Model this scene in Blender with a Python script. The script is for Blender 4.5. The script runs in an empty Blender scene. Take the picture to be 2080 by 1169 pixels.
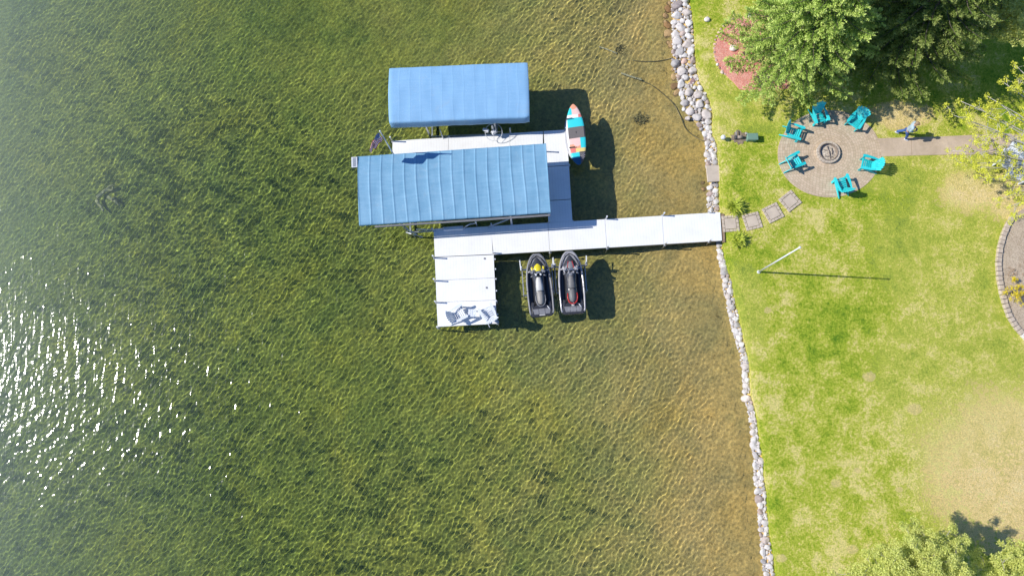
import bpy, bmesh, math, random
import numpy as np
from mathutils import Vector, Matrix, noise
R = math.radians
random.seed(7); rng = np.random.RandomState(7)
sc = bpy.context.scene
col = sc.collection

# ------------------------------------------------------------------ camera
F, CH = 1387.0, 36.2
def _basis():
    u = -np.array([1094-1040, -(818-584.5), -F]); u /= np.linalg.norm(u)
    x = np.array([1, 0, 0]) - u*u[0]; x /= np.linalg.norm(x)
    return np.array([x, np.cross(u, x), u])
RM = _basis()
def at(px, py, z=0.0):
    """world point at height z that the photograph shows at pixel (px, py)"""
    d = RM @ np.array([px-1040, -(py-584.5), -F]); t = (z-CH)/d[2]
    return Vector((d[0]*t, d[1]*t, z))
cam = bpy.data.cameras.new('camera'); cam.lens = 24.0*1387/1386.67; cam.sensor_width = 36
cam.clip_start = 0.5; cam.clip_end = 3000
co = bpy.data.objects.new('camera', cam); col.objects.link(co)
co.matrix_world = Matrix.Translation((0, 0, CH)) @ Matrix(RM.tolist()).to_4x4()
sc.camera = co

# ------------------------------------------------------------------ light
SUN_EL, SUN_AZ = 40.8, 176.3      # the sun stands to the left of the picture
w = bpy.data.worlds.new('World'); sc.world = w; w.use_nodes = True
wn = w.node_tree; bg = wn.nodes['Background']
sky = wn.nodes.new('ShaderNodeTexSky'); sky.sky_type = 'NISHITA'; sky.sun_disc = False; sky.ozone_density = 4.0; sky.dust_density = .6
sky.sun_elevation = R(SUN_EL); sky.sun_rotation = R(90-SUN_AZ) % (2*math.pi)
tint = wn.nodes.new('ShaderNodeMix'); tint.data_type = 'RGBA'; tint.blend_type = 'MULTIPLY'; tint.inputs[0].default_value = 1; tint.inputs[7].default_value = (.74, .95, 1.30, 1)
wn.links.new(sky.outputs[0], tint.inputs[6]); wn.links.new(tint.outputs[2], bg.inputs[0]); bg.inputs[1].default_value = 0.104
sl = bpy.data.lights.new('sun', 'SUN'); sl.energy = 5.0; sl.angle = R(0.53); sl.color = (1, .96, .89)
so = bpy.data.objects.new('sun', sl); col.objects.link(so)
sd = Vector((math.cos(R(SUN_EL))*math.cos(R(SUN_AZ)), math.cos(R(SUN_EL))*math.sin(R(SUN_AZ)), math.sin(R(SUN_EL))))
so.rotation_euler = sd.to_track_quat('Z', 'Y').to_euler()
sl.cycles.is_caustics_light = True
sc.view_settings.view_transform = 'Standard'; sc.view_settings.look = 'None'
sc.view_settings.exposure = 0; sc.view_settings.gamma = 1
cy = sc.cycles
cy.max_bounces = 5; cy.diffuse_bounces = 2; cy.glossy_bounces = 3; cy.transmission_bounces = 4
cy.transparent_max_bounces = 8; cy.sample_clamp_indirect = 3.0; cy.use_denoising = True
cy.caustics_reflective = False; cy.caustics_refractive = True
cy.use_adaptive_sampling = True; cy.adaptive_threshold = 0.02

# ------------------------------------------------------------------ materials
class NT:
    def __init__(s, name):
        s.m = bpy.data.materials.new(name); s.m.use_nodes = True
        s.t = s.m.node_tree; s.n = s.t.nodes; s.l = s.t.links; s.b = s.n['Principled BSDF']; s.o = s.n['Material Output']
    def new(s, typ, **kw):
        nd = s.n.new(typ)
        for k, v in kw.items():
            if hasattr(nd, k) and k not in nd.inputs: setattr(nd, k, v)
            else: s.set(nd, k, v)
        return nd
    def set(s, nd, k, v):
        if isinstance(v, bpy.types.NodeSocket): s.l.new(v, nd.inputs[k])
        else: nd.inputs[k].default_value = v
    def pos(s):
        if not hasattr(s, '_p'): s._p = s.n.new('ShaderNodeNewGeometry').outputs['Position']
        return s._p
    def objc(s):
        if not hasattr(s, '_oc'): s._oc = s.n.new('ShaderNodeTexCoord').outputs['Object']
        return s._oc
    def noise(s, scale, detail=4, rough=.55, vec=None, dist=0.0, out='Fac'):
        nd = s.n.new('ShaderNodeTexNoise'); nd.inputs['Scale'].default_value = scale
        nd.inputs['Detail'].default_value = detail; nd.inputs['Roughness'].default_value = rough
        nd.inputs['Distortion'].default_value = dist
        s.l.new(vec if vec is not None else s.pos(), nd.inputs['Vector']); return nd.outputs[out]
    def vor(s, scale, vec=None, feature='F1', out='Distance'):
        nd = s.n.new('ShaderNodeTexVoronoi'); nd.feature = feature; nd.inputs['Scale'].default_value = scale
        s.l.new(vec if vec is not None else s.pos(), nd.inputs['Vector']); return nd.outputs[out]
    def ramp(s, fac, stops, interp='LINEAR'):
        nd = s.n.new('ShaderNodeValToRGB'); nd.color_ramp.interpolation = interp
        e = nd.color_ramp.elements
        while len(e) < len(stops): e.new(.5)
        for q, (p, c) in zip(e, stops):
            q.position = p; q.color = (c, c, c, 1) if isinstance(c, (int, float)) else (*c, 1)
        s.l.new(fac, nd.inputs[0]); return nd.outputs[0]
    def mix(s, fac, a, b, mode='MIX'):
        nd = s.n.new('ShaderNodeMix'); nd.data_type = 'RGBA'; nd.blend_type = mode
        for k, v in ((0, fac), (6, a), (7, b)):
            if isinstance(v, bpy.types.NodeSocket): s.l.new(v, nd.inputs[k])
            elif k == 0: nd.inputs[0].default_value = v
            else: nd.inputs[k].default_value = (*v, 1) if len(v) == 3 else v
        return nd.outputs[2]
    def math(s, op, a, b=0.0, c=0.0, clamp=False):
        nd = s.n.new('ShaderNodeMath'); nd.operation = op; nd.use_clamp = clamp
        for k, v in ((0, a), (1, b), (2, c)):
            if isinstance(v, bpy.types.NodeSocket): s.l.new(v, nd.inputs[k])
            else: nd.inputs[k].default_value = v
        return nd.outputs[0]
    def maprange(s, v, a, b, c=0.0, d=1.0):
        nd = s.n.new('ShaderNodeMapRange'); s.l.new(v, nd.inputs[0])
        for k, q in zip((1, 2, 3, 4), (a, b, c, d)): nd.inputs[k].default_value = q
        return nd.outputs[0]
    def sep(s, v):
        nd = s.n.new('ShaderNodeSeparateXYZ'); s.l.new(v, nd.inputs[0]); return nd.outputs
    def bump(s, h, strength=.3, dist=.02):
        nd = s.n.new('ShaderNodeBump'); nd.inputs['Strength'].default_value = strength; nd.inputs['Distance'].default_value = dist
        s.l.new(h, nd.inputs['Height']); s.l.new(nd.outputs[0], s.b.inputs['Normal'])
    def color(s, c):
        if isinstance(c, bpy.types.NodeSocket): s.l.new(c, s.b.inputs['Base Color'])
        else: s.b.inputs['Base Color'].default_value = (*c, 1)
    def rough(s, r, spec=.3):
        s.b.inputs['Roughness'].default_value = r; s.b.inputs['Specular IOR Level'].default_value = spec

def simple(name, c, rough=.55, var=.15, scale=6.0, metal=0.0, spec=.4, bump=0.0, obj=True):
    t = NT(name); v = t.objc() if obj else t.pos()
    a = tuple(max(0, k*(1-var)) for k in c); b = tuple(min(1, k*(1+var)) for k in c)
    f = t.noise(scale, 5, .6, v)
    t.color(t.ramp(f, [(.3, a), (.7, b)])); t.rough(rough, spec); t.b.inputs['Metallic'].default_value = metal
    if bump: t.bump(t.noise(scale*6, 4, .6, v), bump, .01)
    return t.m

M = {}
M['aluminium'] = simple('brushed_aluminium', (.55, .56, .58), .42, .12, 9, metal=.75)
M['white_metal'] = simple('white_powder_coat', (.72, .73, .74), .45, .08, 9)
M['dark_metal'] = simple('dark_metal', (.06, .062, .065), .5, .2, 9)
M['teal'] = simple('teal_plastic_lumber', (.03, .68, .72), .5, .12, 5, bump=.1)
_t = M['teal'].node_tree; _b = _t.nodes['Principled BSDF']; _src = _b.inputs['Base Color'].links[0].from_socket
_oi = _t.nodes.new('ShaderNodeObjectInfo'); _rp = _t.nodes.new('ShaderNodeValToRGB'); _rp.color_ramp.elements[0].color = (.6, .78, .78, 1); _rp.color_ramp.elements[1].color = (1.6, 1, .98, 1)
_mx = _t.nodes.new('ShaderNodeMix'); _mx.data_type = 'RGBA'; _mx.blend_type = 'MULTIPLY'; _mx.inputs[0].default_value = 1
_t.links.new(_oi.outputs['Random'], _rp.inputs[0]); _t.links.new(_src, _mx.inputs[6]); _t.links.new(_rp.outputs[0], _mx.inputs[7]); _t.links.new(_mx.outputs[2], _b.inputs['Base Color'])
M['white_lumber'] = simple('white_plastic_lumber', (.74, .77, .80), .5, .07, 5)
M['black_plastic'] = simple('black_plastic', (.018, .019, .021), .5, .3, 8)
M['grey_plastic'] = simple('grey_plastic', (.22, .22, .23), .4, .1, 8)
M['light_grey'] = simple('light_grey_gelcoat', (.36, .35, .36), .16, .1, 5, spec=.7)
M['charcoal'] = simple('charcoal_gelcoat', (.05, .05, .055), .16, .15, 5, spec=.7)
M['seat_grey'] = simple('grey_vinyl', (.17, .165, .16), .5, .12, 8, bump=.15)
M['seat_white'] = simple('pale_vinyl', (.55, .54, .51), .5, .08, 8, bump=.1)
M['seat_tan'] = simple('warm_grey_vinyl', (.30, .28, .25), .5, .1, 8, bump=.1)
M['yellow'] = simple('yellow_gelcoat', (.75, .62, .03), .3, .1, 6)
M['red'] = simple('red_gelcoat', (.5, .035, .03), .35, .15, 6)
M['lens'] = simple('mirror_glass', (.5, .55, .6), .12, .05, 5, metal=.8)
M['bark'] = simple('bark', (.16, .13, .10), .9, .35, 12, bump=.6)
M['pale_bark'] = simple('pale_bark', (.52, .48, .42), .85, .25, 12, bump=.5)
M['skin'] = simple('skin', (.56, .34, .25), .55, .08, 12)
M['hair'] = simple('short_hair', (.34, .24, .15), .8, .25, 40)
M['hoodie'] = simple('pale_blue_cloth', (.40, .50, .56), .9, .15, 14, bump=.3)
M['jeans'] = simple('blue_denim', (.06, .13, .36), .9, .25, 16, bump=.3)
M['shoe'] = simple('white_shoe', (.72, .73, .76), .6, .08, 20)
M['green_box'] = simple('green_plastic', (.17, .29, .22), .5, .08, 8)
M['hose'] = simple('hose_rubber', (.24, .20, .10), .6, .3, 5, obj=False)
M['pipe'] = simple('bleached_pipe', (.62, .56, .36), .6, .15, 5, obj=False)
M['weedy'] = simple('pond_weed', (.34, .28, .12), .9, .4, 8, obj=False)
M['slab'] = simple('concrete_slab', (.55, .46, .36), .9, .12, 3, obj=False, bump=.3)
M['wood'] = simple('weathered_wood', (.30, .21, .14), .85, .25, 6, obj=False, bump=.4)
M['block'] = simple('retaining_block', (.52, .43, .33), .9, .2, 5, obj=False, bump=.5)
M['pale_block'] = simple('pale_block', (.72, .68, .62), .9, .06, 5, obj=False, bump=.3)
M['ash'] = simple('ash_bed', (.50, .44, .36), .95, .5, 14, obj=False, bump=.6)
M['firewood'] = simple('charred_firewood', (.36, .30, .24), .9, .5, 14, obj=False, bump=.5)
M['fire_ring'] = simple('ring_block', (.54, .46, .37), .9, .15, 7, obj=False, bump=.4)
M['soil'] = simple('bare_soil', (.27, .21, .145), .95, .3, 6, obj=False, bump=.7)
M['roof_under'] = simple('canvas_underside', (.10, .16, .25), .9, .1, 4)

def leafmat(name, dark, light, trans=.25, scale=2.2):
    t = NT(name); p = t.pos()
    f = t.noise(scale, 3, .6, p); g = t.noise(17, 2, .5, p)
    c = t.mix(t.maprange(f, .35, .65), dark, light)
    c = t.mix(t.maprange(g, .35, .68), c, tuple(min(1, k*1.35) for k in light))
    t.color(c); t.rough(.6, .25)
    tr = t.n.new('ShaderNodeBsdfTranslucent'); t.l.new(c, tr.inputs[0])
    mx = t.n.new('ShaderNodeMixShader'); mx.inputs[0].default_value = trans
    t.l.new(t.b.outputs[0], mx.inputs[1]); t.l.new(tr.outputs[0], mx.inputs[2]); t.l.new(mx.outputs[0], t.o.inputs[0])
    return t.m
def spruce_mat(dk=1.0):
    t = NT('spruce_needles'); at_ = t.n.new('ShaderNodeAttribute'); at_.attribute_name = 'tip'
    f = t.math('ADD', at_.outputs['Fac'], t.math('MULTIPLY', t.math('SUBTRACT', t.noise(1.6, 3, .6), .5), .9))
    c = t.ramp(f, [(.05, (.06, .11, .02)), (.30, (.25, .37, .055)), (.52, (.50, .62, .12)), (.80, (.76, .82, .23))])  # inner needles darkened: shade of the crown's gaps put into the colour
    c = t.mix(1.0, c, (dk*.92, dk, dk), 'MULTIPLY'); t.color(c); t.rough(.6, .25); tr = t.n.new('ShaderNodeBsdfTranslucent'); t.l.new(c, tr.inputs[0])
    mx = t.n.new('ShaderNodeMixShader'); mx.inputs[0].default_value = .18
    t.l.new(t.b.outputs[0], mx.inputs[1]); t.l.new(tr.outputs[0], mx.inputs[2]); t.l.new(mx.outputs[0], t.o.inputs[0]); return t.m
M['spruce'] = spruce_mat(); M['spruce_shaded'] = spruce_mat(.52)  # second copy has the neighbouring tree's shade painted into its needles
M['spring_leaf'] = leafmat('spring_leaves', (.48, .52, .05), (.78, .78, .10), .35)
M['pale_leaf'] = leafmat('pale_leaves', (.38, .46, .09), (.68, .70, .22), .35)
M['fern'] = leafmat('daylily_leaves', (.20, .36, .03), (.60, .64, .10), .3, 6)
M['yellow_bush'] = leafmat('yellow_flowers', (.55, .42, .02), (.78, .62, .03), .3)

def lawn_mat():
    t = NT('mown_grass'); p = t.pos()
    big = t.noise(.16, 4, .6, p, .6); mid = t.noise(1.1, 5, .65, p); fine = t.noise(7, 6, .75, p); vf = t.noise(28, 3, .7, p)
    st = t.new('ShaderNodeMapping'); st.inputs['Scale'].default_value = (1.0, .22, 1); st.inputs['Rotation'].default_value = (0, 0, R(6)); t.l.new(p, st.inputs[0])
    stripe = t.noise(.9, 3, .6, st.outputs[0])
    mixd = t.math('ADD', t.math('MULTIPLY', big, .25), t.math('ADD', t.math('MULTIPLY', mid, .36), t.math('ADD', t.math('MULTIPLY', fine, .42), t.math('MULTIPLY', stripe, .13))))
    green = t.ramp(mixd, [(.45, (.13, .26, .02)), (.51, (.29, .41, .03)), (.56, (.44, .51, .05)), (.605, (.61, .60, .11)), (.66, (.84, .72, .28))])
    x, y, z = t.sep(p)
    # dry, worn ground towards the lower right, the tree side and a few bare spots
    def spot(cx, cy, rx, ry, soft=.9):
        dx = t.math('DIVIDE', t.math('SUBTRACT', x, cx), rx); dy = t.math('DIVIDE', t.math('SUBTRACT', y, cy), ry)
        r2 = t.math('ADD', t.math('MULTIPLY', dx, dx), t.math('MULTIPLY', dy, dy))
        r2 = t.math('ADD', r2, t.math('MULTIPLY', t.math('SUBTRACT', mid, .5), soft*2.2))
        r2 = t.math('ADD', r2, t.math('MULTIPLY', t.math('SUBTRACT', fine, .5), soft*2.4))
        return t.maprange(r2, .78, 1.12, 1.0, 0.0)
    def pw(px, py): v = at(px, py, .55); return v.x, v.y
    dry = None
    for (px, py, rx, ry) in ((2092, 955, 4.9, 3.9), (1975, 390, 1.8, 1.1), (2060, 400, 1.8, 1.4), (1830, 235, 1.6, .8)):
        s_ = spot(*pw(px, py), rx, ry, 1.7); dry = s_ if dry is None else t.math('MAXIMUM', dry, s_)
    sand = t.ramp(t.math('ADD', t.math('MULTIPLY', fine, .6), t.math('MULTIPLY', mid, .4)), [(.36, (.66, .53, .18)), (.5, (.94, .70, .33)), (.64, (.97, .79, .47))])
    c = t.mix(t.math('MULTIPLY', dry, .93), green, sand)
    semi = None
    for (px, py, rx, ry) in ((1900, 340, 5, 1.6), (1930, 520, 4, 3.6), (1950, 780, 4, 4), (1515, 630, 1.0, 2.6), (1560, 190, 2.2, 2.2), (1480, 200, 1.2, 2)):
        s_ = spot(*pw(px, py), rx, ry, 1.3); semi = s_ if semi is None else t.math('MAXIMUM', semi, s_)
    c = t.mix(t.math('MULTIPLY', semi, .26), c, (.70, .65, .17))
    bare = None
    for (px, py, r_) in ((1699, 981, .28), (1827, 993, .18), (1587, 1133, .25), (1765, 765, .30), (1857, 830, .35), (1730, 1115, .30), (1742, 955, .2), (1560, 630, .2)):
        s_ = spot(*pw(px, py), r_, r_*.8, 1.6); bare = s_ if bare is None else t.math('MAXIMUM', bare, s_)
    c = t.mix(t.math('MULTIPLY', bare, .65), c, (.80, .62, .30))
    c = t.mix(t.maprange(vf, .34, .66, 0, 1), t.mix(1.0, c, (.62, .66, .6), 'MULTIPLY'), t.mix(1.0, c, (1.18, 1.16, 1.1), 'MULTIPLY'))
    t.color(c); t.rough(.9, .1)
    t.bump(t.math('ADD', fine, t.math('MULTIPLY', vf, .6)), .75, .08)
    return t.m

def bed_mat():
    t = NT('lake_bed'); p = t.pos(); x, y, z = t.sep(p)
    big = t.noise(.12, 4, .6, p, .5); mid = t.noise(.8, 4, .6, p, .3); fine = t.noise(5.5, 5, .7, p); vf = t.noise(16, 4, .7, p)
    clump = t.noise(2.2, 4, .7, p, 1.0)
    of = t.n.new('ShaderNodeAttribute'); of.attribute_name = 'offshore'
    cv_ = t.n.new('ShaderNodeFloatCurve'); cm = cv_.mapping.curves[0]
    for i_, (p_, q_) in enumerate(((0, 0), (.5/40, .03), (4/40, .16), (8/40, .26), (14/40, .40), (22/40, .58), (1, .80))):
        if i_ == 0: cm.points[0].location = (p_, q_)
        elif i_ == 6: cm.points[-1].location = (p_, q_)
        else: cm.points.new(p_, q_)
    for p_ in cm.points: p_.handle_type = 'VECTOR'
    cv_.mapping.update(); t.l.new(t.math('DIVIDE', of.outputs['Fac'], 40.0, 0, True), cv_.inputs['Value'])
    dep = t.math('MULTIPLY', cv_.outputs[0], 3.0)
    dj = t.math('ADD', dep, t.math('MULTIPLY', t.math('SUBTRACT', mid, .5), .35))
    dj = t.math('ADD', dj, t.math('MULTIPLY', t.math('SUBTRACT', big, .5), 1.5))
    base = t.ramp(t.math('DIVIDE', dj, 3.0), [(0.0, (.88, .64, .32)), (.10, (.84, .62, .32)), (.19, (.72, .56, .25)), (.29, (.62, .53, .20)),
                  (.42, (.49, .48, .135)), (.60, (.36, .40, .10)), (1.0, (.30, .37, .13))])  # light absorbed by the water is baked in here, darker green offshore
    c = t.mix(t.maprange(fine, .32, .68), t.mix(1.0, base, (.60, .62, .58), 'MULTIPLY'), t.mix(1.0, base, (1.3, 1.28, 1.1), 'MULTIPLY'))
    c = t.mix(t.maprange(vf, .3, .7), t.mix(1.0, c, (.68, .7, .7), 'MULTIPLY'), c)
    # weed clumps: dark hollows and yellow-green tops, more of them in deeper water
    wd = t.maprange(dep, .5, 1.5)
    dk = t.math('MULTIPLY', t.maprange(clump, .50, .40), t.math('MULTIPLY', wd, .40))
    c = t.mix(dk, c, (.050, .085, .035))
    lt = t.math('MULTIPLY', t.maprange(clump, .56, .68), t.math('MULTIPLY', wd, .8))
    c = t.mix(lt, c, (.42, .44, .10))
    spk = t.math('MULTIPLY', t.maprange(t.noise(3.4, 4, .75, p), .60, .70), t.maprange(dep, 1.0, .05, 0, .75))
    c = t.mix(spk, c, (.14, .085, .03))
    hue = t.noise(.22, 3, .6, p, .8)
    c = t.mix(t.maprange(hue, .50, .70, 0, .55), c, t.mix(1.0, c, (1.15, 1.0, .70), 'MULTIPLY'))
    c = t.mix(t.maprange(hue, .46, .30, 0, .5), c, t.mix(1.0, c, (.70, .86, .85), 'MULTIPLY'))
    pt = t.noise(.34, 4, .62, p, .9); pt2 = t.noise(.10, 2, .5, p)
    c = t.mix(t.maprange(pt, .36, .64), t.mix(1.0, c, (.74, .80, .82), 'MULTIPLY'), t.mix(1.0, c, (1.08, 1.06, .98), 'MULTIPLY'))
    c = t.mix(t.maprange(pt2, .40, .60, .7, 0), c, t.mix(1.0, c, (.84, .90, .92), 'MULTIPLY'))
    c = t.mix(t.maprange(dep, .8, .25), t.mix(1.0, c, (1.05, 1.05, .90), 'MULTIPLY'), t.mix(1.0, c, (1.16, 1.05, .86), 'MULTIPLY')); t.color(c); t.rough(1, .0)
    t.bump(t.math('ADD', fine, clump), .8, .08)
    return t.m

def water_mat():
    t = NT('lake_water'); t.n.remove(t.b); p = t.pos(); x, y, z = t.sep(p)
    rf = t.n.new('ShaderNodeBsdfRefraction'); rf.inputs['IOR'].default_value = 1.333; rf.inputs['Roughness'].default_value = 0
    rf.inputs['Color'].default_value = (.94, .98, .96, 1)
    gl = t.n.new('ShaderNodeBsdfGlossy'); gl.inputs['Roughness'].default_value = .10; gl.inputs['Color'].default_value = (1, 1, 1, 1)
    mp = t.new('ShaderNodeMapping'); mp.inputs['Rotation'].default_value = (0, 0, R(62)); mp.inputs['Scale'].default_value = (1.0, .24, 1)
    t.l.new(p, mp.inputs[0]); rip = t.noise(3.4, 2, .5, mp.outputs[0], .3)
    bp = t.n.new('ShaderNodeBump'); bp.inputs['Strength'].default_value = 1.0; bp.inputs['Distance'].default_value = .044
    t.l.new(rip, bp.inputs['Height']); t.l.new(bp.outputs[0], gl.inputs['Normal'])
    mx = t.n.new('ShaderNodeMixShader'); mx.inputs[0].default_value = .026; t.l.new(rf.outputs[0], mx.inputs[1]); t.l.new(gl.outputs[0], mx.inputs[2])
    # milky haze of reflected sky, painted as a diffuse veil growing offshore
    df = t.n.new('ShaderNodeBsdfDiffuse'); df.inputs[0].default_value = (.58, .70, .56, 1)
    far = t.math('POWER', t.maprange(x, -12.0, -34.0), 1.9)
    m2 = t.n.new('ShaderNodeMixShader'); t.l.new(t.math('MULTIPLY_ADD', far, .25, .004), m2.inputs[0])
    t.l.new(mx.outputs[0], m2.inputs[1]); t.l.new(df.outputs[0], m2.inputs[2]); t.l.new(m2.outputs[0], t.o.inputs[0])
    return t.m

def rock_mat(name, tint=(1, 1, 1), bright=1.0):
    t = NT(name); oi = t.n.new('ShaderNodeObjectInfo').outputs['Random']
    base = t.ramp(oi, [(0, (.40, .38, .37)), (.2, (.60, .56, .53)), (.4, (.72, .69, .66)), (.6, (.58, .51, .46)), (.8, (.76, .74, .71)), (.9, (.50, .38, .32)), (1, (.28, .27, .28))])
    f = t.noise(9, 6, .7, t.pos()); g = t.noise(40, 3, .6, t.pos())
    c = t.mix(t.maprange(f, .3, .7), t.mix(1.0, base, (.72, .71, .70), 'MULTIPLY'), t.mix(1.0, base, (1.15, 1.14, 1.12), 'MULTIPLY'))
    c = t.mix(t.maprange(g, .55, .7, 0, .35), c, (.2, .18, .17))
    c = t.mix(1.0, c, tuple(k*bright for k in tint), 'MULTIPLY')
    t.color(c); t.rough(.85, .25); t.bump(f, .5, .04); return t.m
M['rock'] = rock_mat('field_stone'); M['rock_wet'] = rock_mat('algae_stone', (.85, .60, .30), .8)
M['rock_red'] = rock_mat('red_stone', (.62, .42, .42), .75); M['rock_white'] = rock_mat('white_stone', (1, .98, .94), 1.25)
M['rock_pink'] = rock_mat('pink_stone', (1, .72, .62), 1.0)

def deck_mat():
    t = NT('white_decking'); v = t.objc(); x, y, z = t.sep(v)
    wv = t.new('ShaderNodeTexWave', bands_direction='X'); wv.inputs['Scale'].default_value = 2.1; wv.inputs['Distortion'].default_value = 0
    t.l.new(v, wv.inputs['Vector'])
    g = t.maprange(wv.outputs['Fac'], .0, .10)
    n = t.noise(1.3, 5, .6, t.pos()); n2 = t.noise(30, 3, .6, t.pos())
    c = t.ramp(n, [(.3, (.82, .81, .775)), (.7, (.90, .895, .86))])
    c = t.mix(g, t.mix(1.0, c, (.93, .93, .94), 'MULTIPLY'), c)
    c = t.mix(t.maprange(n2, .60, .75, 0, .35), c, (.5, .5, .47)); st_ = t.noise(3.2, 5, .75, t.pos(), 1.2); c = t.mix(t.maprange(st_, .58, .72, 0, .28), c, (.62, .60, .53))
    t.color(c); t.rough(.6, .3); t.bump(g, .15, .005); return t.m
M['deck'] = deck_mat()

def canvas_mat(name, a, b, k_=1.0):
    t = NT(name); v = t.objc()
    st = t.new('ShaderNodeMapping'); st.inputs['Scale'].default_value = (1.5, .35, 1); t.l.new(v, st.inputs[0])
    n = t.noise(1.2, 5, .6, st.outputs[0]); f = t.noise(9, 5, .65, v)
    s2 = t.new('ShaderNodeMapping'); s2.inputs['Scale'].default_value = (.4, 3.0, 1); t.l.new(v, s2.inputs[0])
    n2 = t.noise(3, 3, .6, s2.outputs[0])
    c = t.ramp(t.math('ADD', t.math('MULTIPLY', n, .6), t.math('MULTIPLY', n2, .4)), [(.35, a), (.65, b)])
    c = t.mix(t.maprange(f, .6, .8, 0, .25), c, tuple(min(1, k*1.3+.05) for k in b))
    sp_ = t.noise(26, 2, .5, v); c = t.mix(t.maprange(sp_, .70, .74, 0, .55), c, (.78, .80, .80)); sn = t.noise(.7, 5, .7, v, 1.5); c = t.mix(t.maprange(sn, .56, .70, 0, .30), c, (.34, .45, .52)); t.color(c); t.rough(.62, .3); t.bump(t.math('ADD', n2, t.math('MULTIPLY', f, .3)), .35*k_, .03); return t.m
M['canvas_a'] = canvas_mat('faded_blue_canvas', (.145, .325, .47), (.235, .435, .585))
M['canvas_b'] = canvas_mat('bright_blue_canvas', (.22, .43, .65), (.27, .49, .71), .35)

def paver_mat():
    t = NT('ring_pavers'); v = t.objc(); x, y, z = t.sep(v)
    r = t.math('SQRT', t.math('ADD', t.math('MULTIPLY', x, x), t.math('MULTIPLY', y, y)))
    a = t.math('ARCTAN2', y, x)
    ring = t.math('DIVIDE', r, .125); ri = t.math('FLOOR', ring); rf = t.math('FRACT', ring)
    cnt = t.math('ROUND', t.math('MULTIPLY', t.math('ADD', ri, .5), 17*2*math.pi/24.0))
    an = t.math('MULTIPLY', t.math('ADD', t.math('DIVIDE', a, 2*math.pi), .5), cnt); af = t.math('FRACT', an)
    er = t.math('MINIMUM', rf, t.math('SUBTRACT', 1, rf)); ea = t.math('MINIMUM', af, t.math('SUBTRACT', 1, af))
    e = t.math('MINIMUM', er, ea); j = t.maprange(e, .015, .07)
    cell = t.new('ShaderNodeTexWhiteNoise', noise_dimensions='2D')
    cv = t.n.new('ShaderNodeCombineXYZ'); t.l.new(ri, cv.inputs[0]); t.l.new(t.math('FLOOR', an), cv.inputs[1]); t.l.new(cv.outputs[0], cell.inputs['Vector'])
    n = t.noise(.9, 5, .65, t.pos()); n2 = t.noise(14, 4, .7, t.pos())
    c = t.ramp(cell.outputs['Value'], [(0, (.48, .37, .25)), (.5, (.57, .44, .31)), (1, (.65, .51, .37))])
    c = t.mix(t.maprange(n, .35, .7, 0, .55), c, (.64, .51, .36)); c = t.mix(t.maprange(n2, .5, .75, 0, .3), c, (.40, .34, .28))
    c = t.mix(j, t.mix(1.0, c, (.66, .65, .62), 'MULTIPLY'), c)
    t.color(c); t.rough(.9, .2); t.bump(j, .4, .01); return t.m
M['paver'] = paver_mat()
def concrete_mat():
    t = NT('path_concrete'); n = t.noise(1.1, 6, .65, t.pos(), .4); f = t.noise(18, 4, .7, t.pos())
    c = t.ramp(n, [(.32, (.45, .35, .25)), (.55, (.56, .44, .32)), (.7, (.63, .50, .37))])
    c = t.mix(t.maprange(f, .5, .75, 0, .35), c, (.28, .23, .19)); t.color(c); t.rough(.95, .15); t.bump(f, .3, .01); return t.m
M['path'] = concrete_mat()
def mulch_mat(name, a, b, c3):
    t = NT(name); v1 = t.vor(22, None, 'F1', 'Color'); n = t.noise(30, 4, .8, t.pos()); m_ = t.noise(2, 4, .6, t.pos())
    sx = t.sep(v1)[0]
    c = t.ramp(sx, [(0, a), (.55, b), (1, c3)])
    c = t.mix(t.maprange(n, .35, .6), t.mix(1.0, c, (.60, .58, .57), 'MULTIPLY'), c)
    c = t.mix(t.maprange(m_, .45, .7, 0, .4), c, c3)
    t.color(c); t.rough(.95, .1); t.bump(n, .8, .05); return t.m
M['red_mulch'] = mulch_mat('red_wood_chips', (.80, .25, .19), (.95, .40, .31), (.95, .56, .44))
M['brown_mulch'] = mulch_mat('brown_wood_chips', (.50, .39, .27), (.66, .53, .38), (.74, .62, .46))

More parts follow.
